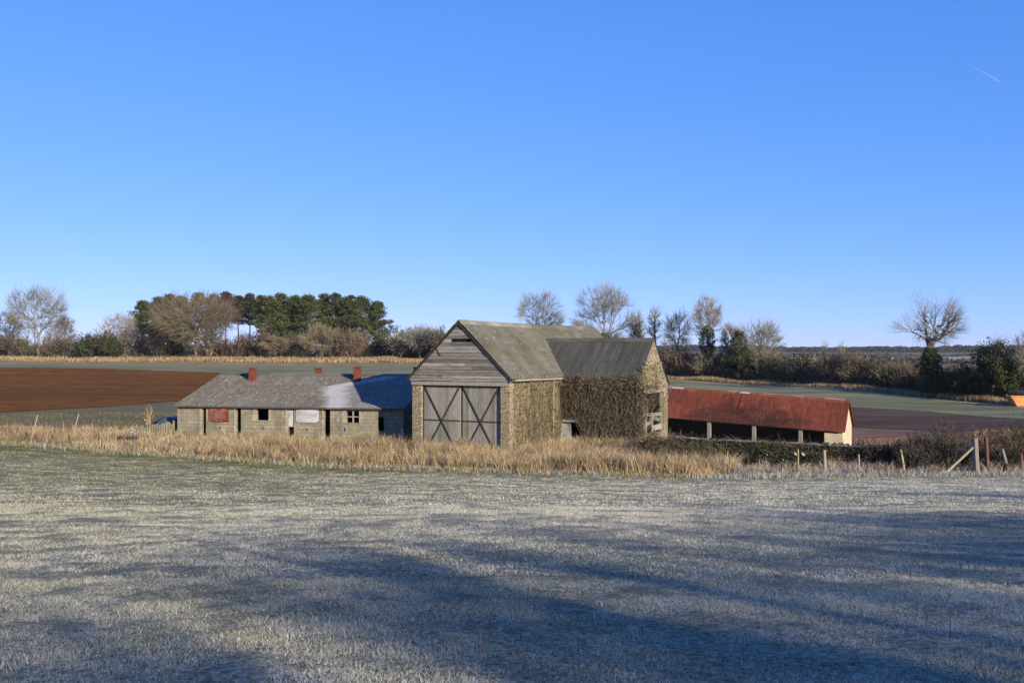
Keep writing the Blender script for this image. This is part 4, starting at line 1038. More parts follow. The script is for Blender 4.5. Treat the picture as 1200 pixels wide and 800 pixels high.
# the pine clump
pines = [(167, 353, 40, .2, 0), (182, 348, 40, .25, 0), (196, 345, 42, .3, .1), (212, 347, 40, .3, .25), (232, 343, 40, .42, .5), (249, 345, 38, .45, .6), (264, 342, 38, .5, .8),
         (279, 346, 32, .55, .35), (293, 344, 32, .55, .5), (306, 346, 34, .5, .4), (318, 347, 42, .22, 0), (331, 344, 44, .25, 0), (346, 346, 44, .2, 0), (361, 346, 44, .25, 0),
         (377, 345, 44, .2, .05), (393, 343, 42, .25, 0), (409, 346, 42, .25, .1), (425, 347, 42, .28, 0), (441, 353, 36, .3, 0)]
for i, (px, top, w, cb, br) in enumerate(pines):
    d = 246 + (i * 7) % 10; p = at(px, d); H = -(top - 410) / F * d - p.z
    rr2 = np.random.default_rng(300 + i)
    o = pine("pine_tree", 200 + i, H, w / F * d * (1.32 if cb < .4 else 1.22), cb, (.075, .088, .030) if i > 9 else (.064, .072, .03), br, 140 if cb < .4 else 84, 70)
    o.location = (p.x, p.y, p.z - .1)
    kind = "dense green pine" if cb < .31 and br < .15 else ("tall pine with browned crown" if br > .45 else "tall thin pine with open crown")
    tag(o, f"{kind}, {nth(i, len(pines))} in the pine clump", "pine tree", "pines in the clump")

# hedgerow shrubs: five kinds, copied along the line
protos = [("thorn_bush", shrub("thorn_bush", 401, 4.2, 5.5, (.12, .092, .066), (.085, .065, .042), 900, 10, 3, .03), "dark leafless thorn bush"),
          ("thorn_bush", shrub("thorn_bush", 402, 4.8, 5.0, (.17, .115, .08), (.13, .085, .055), 700, 10, 3, .03), "reddish brown leafless bush"),
          ("thorn_bush", shrub("thorn_bush", 403, 4.6, 5.6, (.17, .145, .085), (.12, .105, .05), 700, 11, 3, .03), "olive brown leafless bush"),
          ("holly_bush", shrub("holly_bush", 404, 4.4, 4.6, (.07, .06, .04), (.048, .060, .020), 2600, 9, 3, .03, (.2, .42)), "dark green leafy bush"),
          ("thorn_bush", shrub("thorn_bush", 405, 5.4, 4.4, (.18, .15, .10), (.10, .08, .05), 400, 9, 3, .03), "pale twiggy bush")]
used = set()
rg = np.random.default_rng(77)
lh = [(-8, 0, 1.0), (12, 0, 1.1), (30, 2, 1.0), (58, 1, .9), (72, 0, 1.0), (88, 1, .9), (103, 3, 1.1), (118, 0, 1.2), (132, 3, 1.0), (150, 4, 1.2), (168, 0, 1.0), (184, 0, 1.1), (206, 3, 1.5), (246, 4, 1.2), (262, 0, .9),
      (280, 1, 1.0), (296, 0, 1.1), (312, 1, 1.0), (336, 0, 1.1), (354, 2, 1.1), (392, 0, 1.2), (410, 1, 1.1), (428, 2, 1.1), (446, 3, 1.1), (462, 0, 1.2), (480, 3, 1.1), (500, 0, 1.3), (518, 0, 1.3), (534, 0, 1.1)]
for i, (px, k, s) in enumerate(lh):
    nm, pr, words = protos[k]
    d = float(np.interp(px, [0, 450, 540], [236, 232, 220])) + rg.uniform(-2, 4); s *= 1.25
    place(pr, px, d, f"{words}, {nth(i, len(lh)) if i < 20 else ORD[len(lh) - 1 - i] + ' from the barn'} in the far left hedge".replace("rightmost", "first from the barn"), "bush", "bushes of the far left hedge",
          (s * rg.uniform(.85, 1.15), s * rg.uniform(.85, 1.15), s * rg.uniform(.9, 1.1)), rg.uniform(0, 6.28), k not in used); used.add(k)
rh = [(610, 0), (650, 1), (680, 2), (730, 0), (770, 3), (786, 0), (800, 1), (815, 0), (830, 2), (843, 0), (856, 3), (872, 3), (886, 1), (900, 2), (914, 0), (928, 2), (940, 3), (952, 2), (964, 2), (976, 1), (990, 1), (1004, 2), (1018, 0), (1030, 2), (1042, 2), (1054, 2),
      (1068, 0), (1078, 1), (1104, 0), (1116, 1), (1128, 0), (1138, 3), (1150, 1), (1190, 0), (1206, 0), (1222, 1), (1240, 0)]
for i, (px, k) in enumerate(rh):
    nm, pr, words = protos[k]
    d = float(np.interp(px, [p for p, q in HL], [q for p, q in HL])) + rg.uniform(-.5, 3.0)
    s = float(np.interp(px, [600, 800, 1000, 1200], [1.1, 1.0, .93, .84]))
    who = nth(i, len(rh)) if i < 19 else ("rightmost" if i == len(rh) - 1 else ORD[len(rh) - 1 - i] + " from the right")
    place(pr, px, d, f"{words}, {who} in the right hedge behind the red shed", "bush", "bushes of the right hedge",
          (s * rg.uniform(.8, 1.1), s * rg.uniform(.8, 1.1), s * rg.uniform(.85, 1.15)), rg.uniform(0, 6.28), k not in used); used.add(k)
o = shrub("ivy_bush", 450, 6.7, 6.0, (.05, .04, .03), (.055, .066, .022), 11000, 12, 3, .02, (.16, .34)); place(o, 1168, 121, "large ivy smothered bush at the right beside the orange container", "bush", first=True)
o = shrub("ivy_bush", 451, 4.0, 4.4, (.05, .04, .03), (.034, .040, .016), 4200, 12, 3, .02, (.12, .26)); place(o, 1136, 125, "low dark bush between the lone oak and the ivy bush", "bush", first=True)

# undergrowth under both hedges, and the dry grass along them (nobody could count these)
def belt(name, pts, n, hmax, wid, col, seed, wide):
    rg = np.random.default_rng(seed); t = rg.uniform(0, len(pts) - 1, n)
    px = np.interp(t, range(len(pts)), [p for p, q in pts]); d = np.interp(t, range(len(pts)), [q for p, q in pts]) + rg.uniform(-wid, wid, n)
    x = (px - 600) / F * d; z = G(x, d); h = hmax * (.45 + .75 * vnoise(x, d, 5, seed)) * rg.uniform(0, 1, n) ** .7
    a = rg.normal(size=(n, 3)); a[:, 2] = np.abs(a[:, 2]) + .5; a /= np.linalg.norm(a, axis=1, keepdims=True)
    P = np.stack([x, d, z + h], 1); ln = rg.uniform(.4, 1.3, n)[:, None] * wide
    C = np.array(col) * rg.uniform(.4, 1.5, (n, 1)) * np.array([1, 1, 1])
    C *= np.stack([.85 + .4 * vnoise(x, d, 7, seed + 1), np.ones(n), np.ones(n)], 1)
    V = seg_mesh(P - a * ln * .5, P + a * ln * .5, np.full(n, .022), np.full(n, .012), C, 3)
    m_ = n // 2
    V2 = leaf_quads(P[:m_] + rg.normal(0, .2, (m_, 3)), rg.uniform(.12, .3, m_), rg, C[:m_] * .8, .7)
    return tag(quad_obj(name, join([V, V2]), VEG), kind="stuff")
LHP = [(-60, 240), (0, 240), (250, 239), (450, 235), (520, 226), (600, 206)]
tag(belt("undergrowth", LHP, 26000, 2.3, 3, (.10, .075, .05), 501, 1.0), "dark twiggy undergrowth along the far left hedge", "undergrowth")
tag(belt("undergrowth", HL, 30000, 2.0, 1.8, (.115, .088, .058), 502, .8), "dark twiggy undergrowth along the right hedge", "undergrowth")
STRAW = np.array([[.50, .365, .19], [.64, .50, .29], [.43, .29, .14], [.31, .225, .115], [.58, .445, .25]])
def straw_cols(rg, n, x, y, green=.12, red=.15):
    c = STRAW[rg.integers(0, len(STRAW), n)] * rg.uniform(.65, 1.15, (n, 1))
    g = rg.random(n) < green * 2 * vnoise(x, y, 2.5, 91); c[g] = np.array([.16, .17, .06]) * rg.uniform(.6, 1.2, (g.sum(), 1))
    r_ = rg.random(n) < red * 2 * vnoise(x, y, 3.5, 92); c[r_] = np.array([.24, .13, .07]) * rg.uniform(.6, 1.2, (r_.sum(), 1))
    return c
def grass_belt(name, label, pts, n, hmax, w0, w1, blade, seed):
    rg = np.random.default_rng(seed); t = rg.uniform(0, len(pts) - 1, n)
    px = np.interp(t, range(len(pts)), [p for p, q in pts]); d = np.interp(t, range(len(pts)), [q for p, q in pts]) + rg.uniform(w0, w1, n)
    x = (px - 600) / F * d
    h = hmax * (.4 + .8 * vnoise(x, d, 4, seed)) * rg.uniform(.5, 1, n)
    tag(blades(name, x, d, h, rg.uniform(.6, 1.2, n) * blade, straw_cols(rg, n, x, d, .1, .3) * .92, .35, VEG, rg), label, "dry grass", kind="stuff")
grass_belt("dry_grass", "tan dry grass verge below the far left hedge", LHP, 34000, 1.1, -18, -2, .09, 511)
grass_belt("dry_grass", "tan dry grass verge below the right hedge", HL, 30000, .9, -5.5, -.5, .05, 512)

# far woodland on the horizon
rg = np.random.default_rng(600); n = 60000
px = rg.uniform(-150, 1400, n); d = rg.uniform(1450, 1650, n); x = (px - 600) / F * d
top = 5.5 + 3.5 * vnoise(px, px * 0, 40, 5) + 2.2 * vnoise(px, px * 0, 5, 6); z = G(x, d) + top * rg.uniform(0, 1, n) ** .6
C = np.array([.040, .036, .030]) * rg.uniform(.6, 1.5, (n, 1))
tag(quad_obj("far_woods", leaf_quads(np.stack([x, d, z], 1), rg.uniform(2, 4.5, n), rg, C, .8), VEG), "dark line of distant woodland on the horizon", "woods", kind="stuff")
n = 16000; px = rg.uniform(-150, 1400, n); row = rg.integers(0, 2, n); d = np.array([430, 820])[row] + rg.normal(0, 3, n) + 40 * np.sin(px / 170 + row)
x = (px - 600) / F * d; z = G(x, d) + 3.2 * (.4 + vnoise(px, row * 50.0, 14, 5)) * rg.uniform(0, 1, n)
C = np.array([.075, .055, .042]) * rg.uniform(.5, 1.5, (n, 1))
tag(quad_obj("far_hedges", leaf_quads(np.stack([x, d, z], 1), rg.uniform(.7, 1.8, n), rg, C, .8), VEG), "brown hedges between the distant fields", "hedges", kind="stuff")

# ---------------------------------------------------------------- the wall, fences and odds and ends
P0, P1 = np.array([(792 - 600) / F * 50.5, 50.5]), np.array([(1195 - 600) / F * 48.0, 48.0])
fw = empty("field_wall", (P0[0], P0[1], g1(*P0)), math.atan2(P1[1] - P0[1], P1[0] - P0[0]))
tag(fw, "low stone wall with frosty top, overgrown with dark ivy, before the red shed", "wall")
WL = float(np.linalg.norm(P1 - P0)); fu = (P1 - P0) / WL
def fpt(t): return P0 + fu * t
def wtop(t):
    p = fpt(t); px = 600 + p[0] / p[1] * F
    return -(np.interp(px, [792, 820, 1000, 1195], [511, 513, 521.5, 529]) - 410) / F * p[1] - fw.location.z
mb = MB(); n = 46
for i in range(n):
    a_, b_ = WL * i / n, WL * (i + 1) / n - .004; j = rnd.uniform(-.03, .03)
    za, zb = wtop(a_) - .12 + j, wtop(b_) - .12 + j
    mb.hexa([(a_, -.25, -1.2), (b_, -.25, -1.2), (b_, .25, -1.2), (a_, .25, -1.2), (a_, -.2, za), (b_, -.2, zb), (b_, .2, zb), (a_, .2, za)])
mb.build("stonework", M['rubble'], fw)
mb = MB(); n = 70
for i in range(n):
    a_, b_ = WL * i / n, WL * (i + 1) / n - .01; j = rnd.uniform(-.02, .02); o_ = rnd.uniform(-.03, .03)
    za, zb = wtop(a_) - .12, wtop(b_) - .12
    mb.hexa([(a_, -.26 + o_, za + .02), (b_, -.26 + o_, zb + .02), (b_, .26, zb + .02), (a_, .26, za + .02), (a_, -.2, za + .12 + j), (b_, -.2, zb + .12 + j), (b_, .2, zb + .12 + j), (a_, .2, za + .12 + j)])
mb.build("coping", M['frosty_stone'], fw)
rg = np.random.default_rng(621); n = 24000
t = rg.uniform(0, WL, n); zt = np.array([wtop(q) for q in np.linspace(0, WL, 60)]); ztt = np.interp(t, np.linspace(0, WL, 60), zt)
px_i = 600 + (P0[0] + fu[0] * t) / (P0[1] + fu[1] * t) * F
h = ztt * rg.uniform(0, .97, n); cov = vnoise(t, h, 1.1, 33) + .35 * (h / ztt) > .22
t, h = t[cov], h[cov]; n = len(t)
ctr = np.stack([t, -.27 - rg.uniform(0, .22, n) * (.5 + vnoise(t, h, .6, 34)), h], 1)
C = np.array([.030, .034, .014]) * rg.uniform(.4, 1.6, (n, 1)); fz = rg.random(n) < .03; C[fz] = (.3, .32, .33)
ctr[:, 1] -= .35 * np.clip(vnoise(t, h * 1.5, .9, 36) - .45, 0, 1)
iv = [leaf_quads(ctr, rg.uniform(.05, .14, n), rg, C, .85)]
ns = 2600; t = rg.uniform(0, WL, ns); b0 = np.stack([t, -.3 - rg.uniform(0, .35, ns), np.interp(t, np.linspace(0, WL, 60), zt) * rg.uniform(.1, 1.0, ns)], 1)
dv = rg.normal(0, 1, (ns, 3)) * np.array([.35, .14, .25]); dv[:, 2] = np.abs(dv[:, 2]) * (vnoise(t, t * 0, 1.3, 37) + .2)
iv.append(seg_mesh(b0, b0 + dv, np.full(ns, .008), np.full(ns, .005), np.array([.10, .08, .055]) * rg.uniform(.4, 1.8, (ns, 1)), 3))
ng = 700; t = rg.uniform(0, WL, ng); k_ = vnoise(t, t * 0, 1.1, 39) > .45; t = t[k_]; ng = len(t)
b0 = np.stack([t, rg.uniform(-.3, .2, ng), np.interp(t, np.linspace(0, WL, 60), zt) + rg.uniform(-.1, .06, ng)], 1)
iv.append(leaf_quads(b0, rg.uniform(.08, .2, ng), rg, np.array([.05, .052, .022]) * rg.uniform(.5, 1.6, (ng, 1)), .8))
quad_obj("ivy", join(iv), VEG, fw)

def pole(name, label, px0, py0, px1, py1, d, r, mat, cat="post", group=None, d1=None):
    """top and foot as seen, the foot sunk in the ground"""
    d1 = d1 or d
    a_ = Vector(((px0 - 600) / F * d, d, -(py0 - 410) / F * d)); b_ = Vector(((px1 - 600) / F * d1, d1, -(py1 - 410) / F * d1))
    gz = g1(b_.x, b_.y)
    if name != "brace": b_ = a_ + (b_ - a_) * ((a_.z - gz + .25) / max(.1, a_.z - b_.z))
    mb = MB(); o0 = Vector((b_.x, b_.y, gz))
    mid = (a_ + b_) / 2 + Vector((rnd.uniform(-.02, .02), 0, 0))
    mb.tube([b_ - o0, mid - o0, a_ - o0], [r * 1.1, r, r * .92], 7)
    o = mb.build(name, mat); o.location = o0; tag(o, label, cat, group); return o
gp = "posts of the right field fence"
pole("gate_post", "thick grey timber post with a slanting brace at the right", 1142, 513, 1144, 553, 45.2, .14, M['post_grey'], group=gp)
pole("fence_brace", "slanting timber brace leaning on the thick grey post", 1140, 524, 1109, 552, 45.1, .06, M['pale_wood'], "brace", d1=45.0)
pole("fence_post", "reddish brown post just right of the thick grey post", 1155, 512, 1156.5, 551, 45.4, .09, M['post_brown'], group=gp)
pole("fence_post", "leaning stump like post near the right frame edge", 1174, 526, 1180, 549, 45.6, .08, M['post_grey'], group=gp)
pole("fence_post", "leaning weathered post right of the bramble thicket's left end", 1055, 526, 1059, 550, 46.2, .06, M['pale_wood'], group=gp)
pole("fence_post", "grey upright post against the ivy wall", 965.5, 527, 966, 552, 45.8, .08, M['timber_grey'], group=gp)
pole("fence_post", "thin stake with white scraps against the ivy wall", 935, 526, 935.5, 553, 45.6, .035, M['pale_wood'], group=gp)
pole("fence_post", "short thin stake in dry grass between grey post and leaning post", 1006, 532, 1007, 552, 46.0, .04, M['timber_grey'], group=gp)
pole("fence_post", "post at the right frame edge in dry grass", 1196, 531, 1196.5, 551, 45.8, .07, M['post_brown'], group=gp)
gl = "leaning stakes at the left"
pole("stake", "taller pale stake leaning right in the left dry grass", 44.5, 486, 37, 513, 58.5, .035, M['pale_wood'], "stake", gl)
pole("stake", "shorter pale stake leaning right before the ploughed field", 92.5, 485, 88.5, 499, 61.0, .035, M['pale_wood'], "stake", gl)
pole("stake", "short thin stick at the edge of the left pasture", 55.5, 508, 55.5, 518, 57.8, .02, M['white_board'], "stake", gl)
rt = empty("paper_scrap", (0, 0, 0)); p = at(934, 45.5); rt.location = p
tag(rt, "white scraps caught on the thin stake before the ivy wall", "scrap")
for (dx, dz, w) in ((-.12, .92, .10), (.22, .90, .13)):
    mb = MB(); mb.hexa([(dx, -.03, dz), (dx + w, -.05, dz - .06), (dx + w, -.04, dz - .06), (dx, -.02, dz), (dx - .02, -.02, dz + .12), (dx + w * .7, -.03, dz + .05), (dx + w * .7, -.02, dz + .05), (dx - .02, -.01, dz + .12)])
    mb.build("scrap", M['white_board'], rt)
# boards leaning in the barn's shade
p = at(469, 60.5); lean = tag(empty("broken_boards", p), "pale broken boards propped up between cowshed and barn", "boards")
for (x0, x1, h, w) in ((-.05, .12, .85, .16), (-.32, -.05, .55, .09)):
    mb = MB(); mb.beam((x0, 0, -.1), (x1, .15, h), w, .03, 1, (0, 1, 0)); mb.build("board", M['white_board'], lean)
# ruined low wall, dark trough and block left of the cowshed
a_, b_ = at(160, 63.5), at(205, 64.5)
rw = tag(empty("ruined_wall", a_, math.atan2(b_.y - a_.y, b_.x - a_.x)), "low crumbling stone wall running left from the cowshed corner", "wall"); wl = (b_ - a_).length
mb = MB(); n = 16
for i in range(n):
    h = .50 + .35 * i / n + rnd.uniform(-.12, .1)
    mb.box(wl * i / n, wl * (i + 1) / n - .01, -.2 + rnd.uniform(-.04, .04), .2, -.5, h)
for i in range(14):
    x = rnd.uniform(0, wl); s = rnd.uniform(.06, .14); mb.box(x, x + s * 1.6, -.45, -.3, -.2, .1 + s)
mb.build("stonework", M['concrete'], rw, bevel=.04)
p = at(199, 66.5)
tp = tag(empty("sheeted_heap", p, -.2), "blue grey sheeted heap at the left end of the cowshed", "heap")
mb = MB(); mb.prism([(-.75, -.3), (.75, -.3), (.72, .98), (.1, 1.06), (-.35, .86), (-.72, .45)], 'y', -.8, .8); mb.build("sheet", M['tarp'], tp, bevel=.08)
p = at(151, 57.5)
tr = tag(empty("stone_trough", p), "dark broken trough with an upright block in left dry grass", "trough")
mb = MB(); mb.box(-.62, .42, -.2, -.12, -.2, .45); mb.box(-.62, .42, .2, .28, -.2, .45); mb.box(-.62, -.5, -.118, .198, -.2, .5); mb.box(.3, .42, -.118, .198, -.2, .42); mb.box(-.49, .29, -.117, .197, -.2, .1)
mb.build("basin", M['black'], tr, bevel=.02)
mb = MB(); mb.box(.12, .40, -.05, .25, .46, .95); mb.build("block", M['rubble'], tr, bevel=.03)
# orange container at the right edge
p = at(1197, 113)
sk = tag(empty("skip_container", p, -.15), "orange rust stained container with sloping end, cut by the right edge", "container")
mb = MB(); mb.prism([(-.65, 0), (1.5, 0), (2.1, .95), (-1.15, .95), (-1.15, .82)], 'y', -.8, .8); mb.build("body", M['skip'], sk, bevel=.04)
mb = MB(); mb.box(-1.2, 2.15, -.86, -.802, .88, .98); mb.box(-1.2, 2.15, .802, .86, .88, .98); mb.build("rim", M['skip'], sk)
rg = np.random.default_rng(641); n = 900
ct = np.stack([rg.uniform(-.9, 1.9, n), rg.uniform(-.7, .7, n), .97 + rg.uniform(0, 1, n) ** 2 * .45], 1)
bru = quad_obj("brush_heap", leaf_quads(ct, rg.uniform(.1, .4, n), rg, np.array([.05, .045, .035]) * rg.uniform(.4, 2.2, (n, 1)), .25), VEG)
sk.scale = (1.24, 1.24, 1.24); bru.scale = (1.24, 1.24, 1.24); bru.location = p; bru.rotation_euler = (0, 0, -.15); tag(bru, "dark brushwood heaped on the orange container", "brushwood")

# bramble thickets before and beside the wall
for i, (px, d, H, W, lab, tw, lf) in enumerate([
        (1062, 47.0, 1.9, 3.0, "dark bramble thicket left of the thick grey post", (.075, .06, .05), (.03, .03, .018)),
        (1105, 47.2, 2.3, 3.2, "taller arching bramble thicket beside the thick grey post", (.085, .07, .055), (.032, .034, .018)),
        (1172, 47.0, 1.9, 3.0, "bramble thicket right of the brown post", (.09, .065, .045), (.034, .044, .018)),
        (1215, 47.0, 1.7, 3.0, "bramble thicket at the right frame edge", (.12, .085, .05), (.05, .04, .02)),
        (795, 50.0, 1.6, 2.6, "brown bramble clump at the foot of the porch gable", (.15, .12, .075), (.07, .065, .03)),
        (822, 49.2, 1.2, 2.4, "olive bramble clump at the left end of the ivy wall", (.13, .105, .06), (.06, .06, .026)),
        (765, 54.5, 1.3, 2.6, "tangled bramble clump below the porch corner", (.12, .09, .06), (.06, .055, .028)),
        (1205, 54, 2.4, 4.5, "shaded bush behind the posts at the right", (.06, .05, .04), (.03, .034, .018)),
        (1120, 52, 1.9, 4.5, "dark scrub behind the bramble thicket", (.055, .045, .04), (.026, .028, .018))]):
    o = shrub("bramble", 460 + i, H, W, tw, lf, 1500, 14, 3, .009, (.05, .11), 1.3); place(o, px, d, lab, "bramble", first=True)
# one tall seed head weed
o = shrub("dry_weed", 480, 1.75, .5, (.36, .25, .14), (.38, .26, .15), 160, 7, 1, .012, (.06, .14), .12); place(o, 174, 66.5, "tall dry reddish weed standing behind the ruined wall", "weed", first=True)

# ---------------------------------------------------------------- grasses (nobody could count the blades)
def tussocks(name, label, n_t, per, region, seed, hr, wd, keep=None, frost=0.0, green=.1, red=.18):
    rg = np.random.default_rng(seed); cx, cy = region(rg, n_t)
    if keep is not None:
        k = keep(cx, cy, rg); cx, cy = cx[k], cy[k]
    n_t = len(cx); th = np.interp(cx, [-40, -24, -15], [.62, .66, 1.0]) * rg.uniform(hr[0], hr[1], n_t) * (.45 + .65 * vnoise(cx, cy, 1.4, seed) + .5 * vnoise(cx, cy, 5, seed + 1))
    x = np.repeat(cx, per) + rg.normal(0, .15, n_t * per); y = np.repeat(cy, per) + rg.normal(0, .15, n_t * per); n = len(x)
    C = straw_cols(rg, n, x, y, green, red)
    if frost:
        f = rg.random(n) < frost * 2 * vnoise(x, y, 1.2, 93); C[f] = np.array([.50, .51, .52]) * rg.uniform(.6, 1.1, (f.sum(), 1))
    C = C * (.55 + .75 * vnoise(x, y, .7, seed + 7))[:, None]
    h = np.repeat(th, per) * rg.uniform(.45, 1.05, n)
    tag(blades(name, x, y, h, rg.uniform(.6, 1.3, n) * wd, C, .8, VEG, rg), label, "dry grass", kind="stuff")
def outside(x, y, rg):
    """keep grass off the buildings' floors"""
    ok = np.ones(len(x), bool)
    for o, boxes in ((barn, [(-.1, W_ + .05, -.02, LN), (W_, QX + .05, Y0 - .02, Y1)]), (shed, [(-.05, SL + .05, -.02, SD)])):
        a = -o.rotation_euler.z; dx, dy = x - o.location.x, y - o.location.y
        lx, ly = dx * math.cos(a) - dy * math.sin(a), dx * math.sin(a) + dy * math.cos(a)
        for b_ in boxes: ok &= ~((lx > b_[0]) & (lx < b_[1]) & (ly > b_[2]) & (ly < b_[3]))
    return ok
def reg_left(rg, n):
    x = rg.uniform(-46, -4, n); return x, yb(x) + rg.uniform(0, 1, n) ** 1.15 * np.interp(x, [-46, -30, -22, -10, -4], [8, 8, 13, 15, 15]) + .8 + 1.3 * vnoise(x, x * 0, 3, 3)
def reg_mid(rg, n):
    x = rg.uniform(-5, 10.5, n); return x, yb(x) + rg.uniform(0, 1, n) ** 1.1 * 14 + .6 + 1.4 * vnoise(x, x * 0, 2, 3)
def reg_right(rg, n):
    x = rg.uniform(9, 44, n); return x, yb(x) + rg.uniform(0, 4.5, n) + .2 + .7 * vnoise(x, x * 0, 1.5, 3)
tussocks("dry_grass", "tall straw coloured grass before the cowshed", 5600, 22, reg_left, 701, (.25, .85), .02, lambda x, y, rg: outside(x, y, rg) & (vnoise(x, y, 1.7, 46) > .27), .06, .14, .25)
tussocks("dry_grass", "tall straw coloured grass before the barn doors", 3500, 26, reg_mid, 702, (.28, 1.05), .018, lambda x, y, rg: outside(x, y, rg) & (vnoise(x, y, 1.5, 47) > .25), .05, .06, .2)
tussocks("dry_grass", "patchy frosted straw grass along the right field edge", 1100, 26, reg_right, 703, (.3, .8), .018, lambda x, y, rg: vnoise(x, y, 1.3, 44) > .42, .35, .05, .25)
rg = np.random.default_rng(704); n = 900
x = rg.uniform(-34, 12, n); y = yb(x) + rg.uniform(.8, 9, n); k_ = outside(x, y, rg) & (vnoise(x, y, 3, 48) > .4); x, y = x[k_], y[k_]; n = len(x)
tag(blades("tall_stalks", x, y, rg.uniform(.8, 1.35, n), np.full(n, .014), np.array([.34, .24, .15]) * rg.uniform(.5, 1.5, (n, 1)), .25, VEG, rg), "tall dead stalks standing above the dry grass", "stalks", kind="stuff")
rg = np.random.default_rng(705); n = 26000
x = rg.uniform(-50, 45, n); y = yb(x) + rg.normal(0, .55, n) + .2
Cg = np.array([.15, .16, .07]) * rg.uniform(.6, 1.5, (n, 1)); s_ = rg.random(n) < .4; Cg[s_] = STRAW[rg.integers(0, 5, s_.sum())] * .8
fr_ = rg.random(n) < np.where(x > 8, .5, .15); Cg[fr_] = np.array([.48, .50, .52]) * rg.uniform(.6, 1.1, (fr_.sum(), 1))
tag(blades("edge_grass", x, y, rg.uniform(.08, .3, n), rg.uniform(.012, .025, n), Cg, .6, VEG, rg), "short mixed grass along the pasture's far edge", "grass", kind="stuff")
# scrub grass in the hollow and the left margin
def sheet_grass(name, label, n, x0, x1, y0, y1, h, w, cols, seed):
    rg = np.random.default_rng(seed); x = rg.uniform(x0, x1, n); y = rg.uniform(y0, y1, n)
    C = np.array(cols)[rg.integers(0, len(cols), n)] * rg.uniform(.6, 1.3, (n, 1))
    tag(blades(name, x, y, rg.uniform(.4, 1, n) * h * (.4 + vnoise(x, y, 3, seed)), np.full(n, w), C, .5, VEG, rg), label, "grass", kind="stuff")
sheet_grass("hollow_scrub", "reddish dead grass in the hollow right of the red shed", 16000, 26, 44, 62, 78, .5, .035, [(.2, .1, .055), (.26, .16, .09), (.15, .07, .04), (.33, .25, .17)], 711)
sheet_grass("margin_weeds", "dull weeds between the dry grass and the ploughed field", 13000, -60, -22, 68, 85, .2, .045, [(.10, .10, .04), (.17, .12, .06), (.08, .075, .03), (.2, .18, .10)], 712)

# frosted pasture turf, denser towards the viewer
def turf(n, y0, y1, hr, wr, seed, tri, half):
    rg = np.random.default_rng(seed)
    y = np.sqrt(rg.uniform(y0 ** 2, y1 ** 2, n)); x = rg.uniform(-1, 1, n) * (half * y + 2.0)
    k = y < yb(x) - .05; x, y = x[k], y[k]
    cl = .5 + .6 * (vnoise(x, y, .16, seed + 1) - .5) + .35 * (vnoise(x, y, .9, seed + 2) - .5); k = rg.random(len(x)) < np.clip(cl * 1.2 + .25, .4, 1); x, y, cl = x[k], y[k], cl[k]
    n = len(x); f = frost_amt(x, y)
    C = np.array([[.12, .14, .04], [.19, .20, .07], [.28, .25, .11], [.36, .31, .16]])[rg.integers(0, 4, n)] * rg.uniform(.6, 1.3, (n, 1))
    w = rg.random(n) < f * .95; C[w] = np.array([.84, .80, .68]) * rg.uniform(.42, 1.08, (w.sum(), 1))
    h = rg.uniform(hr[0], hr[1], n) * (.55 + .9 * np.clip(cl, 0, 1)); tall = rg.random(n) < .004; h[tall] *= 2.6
    return blades("frosty_grass", x, y, h, rg.uniform(wr[0], wr[1], n), C, 1.5, VEG, rg, tri=tri)
tag(turf(1000000, 4.5, 12, (.014, .036), (.0028, .0062), 801, True, .82), "frosted short grass nearest the viewer", "grass", kind="stuff")
tag(turf(1000000, 12, 25, (.016, .038), (.0045, .009), 802, True, .78), "frosted short grass in the middle of the pasture", "grass", kind="stuff")
tag(turf(1000000, 22, 58, (.02, .045), (.011, .022), 803, True, .72), "frosted short grass towards the buildings", "grass", kind="stuff")
rg = np.random.default_rng(809); nt_ = 2600
cy = np.sqrt(rg.uniform(5 ** 2, 20 ** 2, nt_)); cx = rg.uniform(-1, 1, nt_) * (.6 * cy + 1.5); k_ = vnoise(cx, cy, 1.1, 61) > .42; cx, cy = cx[k_], cy[k_]
x = np.repeat(cx, 16) + rg.normal(0, .035, len(cx) * 16); y = np.repeat(cy, 16) + rg.normal(0, .035, len(cx) * 16); n = len(x)
C = np.array([[.20, .17, .09], [.30, .25, .14], [.12, .12, .05], [.70, .66, .60], [.80, .77, .71], [.60, .56, .48]])[rg.integers(0, 6, n)] * rg.uniform(.5, 1.2, (n, 1))
tag(blades("grass_tufts", x, y, np.repeat(rg.uniform(.03, .075, len(cx)), 16) * rg.uniform(.5, 1.1, n), .0022 + .00022 * y, C, 1.2, VEG, rg), "longer rimed tufts in the near pasture", "grass", kind="stuff")
rg = np.random.default_rng(811)
n = 260; y = rg.uniform(6, 26, n); x = rg.uniform(-.6, .6, n) * y
tag(blades("weed_stalks", x, y, rg.uniform(.12, .32, n), np.full(n, .008), np.array([.17, .12, .08]) * rg.uniform(.5, 1.8, (n, 1)), .5, VEG, rg), "thin dead weed stalks scattered over the pasture", "stalks", kind="stuff")

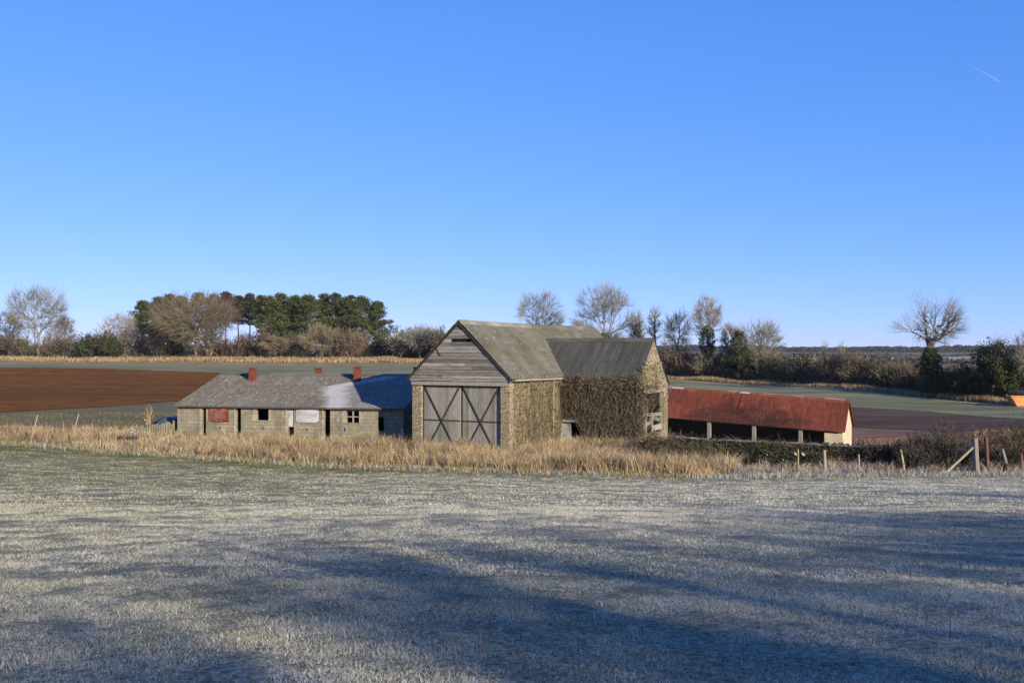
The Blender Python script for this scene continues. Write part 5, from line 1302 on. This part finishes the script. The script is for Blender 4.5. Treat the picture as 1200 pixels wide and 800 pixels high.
# ---------------------------------------------------------------- bare trees behind the viewpoint, whose shadows stripe the pasture
shp = [bare_tree("hedgerow_tree", 901, 13, 9, .3, 620, rmin=.022, r0=.34, gap=.42), bare_tree("hedgerow_tree", 902, 12.5, 9.5, .28, 620, rmin=.022, r0=.34, gap=.45), bare_tree("hedgerow_tree", 903, 13, 8, .4, 520, rmin=.022, r0=.3, gap=.4)]
pos = [(25, -46, 0, 1.0), (26, -38, 1, 1.0), (28, -30, 2, 1.0), (31, -22, 1, .98), (35, -15, 0, .95), (42, -9, 1, .95), (50, -3, 2, .9), (57, 1, 1, .9), (66, 5, 0, .9), (38, -39, 0, 1.05), (41, -29, 1, 1.05), (48, -18, 2, 1.0), (59, -8, 1, 1.0),
       (33, -33, 0, 1.05), (26.5, -24, 2, .95), (23, -31, 1, .95), (37, -24, 0, 1.0), (30, -40, 2, 1.0), (46, -12, 0, .98), (54, -6, 1, .95), (36, -47, 1, 1.1), (43, -22, 1, 1.0), (29, -51, 2, 1.1), (62, -2, 0, .95), (34, -20, 2, .9), (39, -18, 1, .95), (45, -27, 0, 1.05), (51, -7, 2, .95), (28, -36, 0, 1.0)]
for i, (x, y, k, s) in enumerate(pos):
    o = shp[k] if i < 3 else dup(shp[k])
    o.location = (x, y, g1(x, y) - .1); o.rotation_euler = (0, 0, i * 1.3); o.scale = (s, s, s)
    tag(o, "bare hedgerow tree behind the viewpoint casting long shadows on the pasture", "tree", "shadow casting trees behind the viewpoint")

# the cold air itself
hz = MB(); hz.box(-9000, 9000, -120, 5200, -60, 45)
m = bpy.data.materials.new("cold_air"); m.use_nodes = True
nt = m.node_tree; nt.nodes.remove(nt.nodes["Principled BSDF"])
pvn = nt.nodes.new("ShaderNodeVolumePrincipled"); pvn.inputs["Color"].default_value = (.80, .88, 1, 1); pvn.inputs["Density"].default_value = 0.00006; pvn.inputs["Anisotropy"].default_value = 0.0
nt.links.new(pvn.outputs[0], nt.nodes["Material Output"].inputs["Volume"])
tag(hz.build("haze", m), kind="stuff")

# contrail high in the sky
D = 9000.0
a_ = Vector(((1135 - 600) / F * D, D, (410 - 74) / F * D)); b_ = Vector(((1160 - 600) / F * D, D * .98, (410 - 94) / F * D * .98))
mb = MB(); pts = [(a_ + (b_ - a_) * t) - b_ for t in np.linspace(0, 1, 12)]
mb.tube(pts, [1.5 + 7 * t ** 1.3 for t in np.linspace(0, 1, 12)], 8)
m, nt, N, L, b = newmat("vapour")
b.inputs["Base Color"].default_value = (.85, .87, .9, 1); b.inputs["Alpha"].default_value = .11; b.inputs["Roughness"].default_value = 1
o = mb.build("contrail", m, smooth=True); o.location = b_; tag(o, "short white vapour trail high in the blue sky", "contrail")
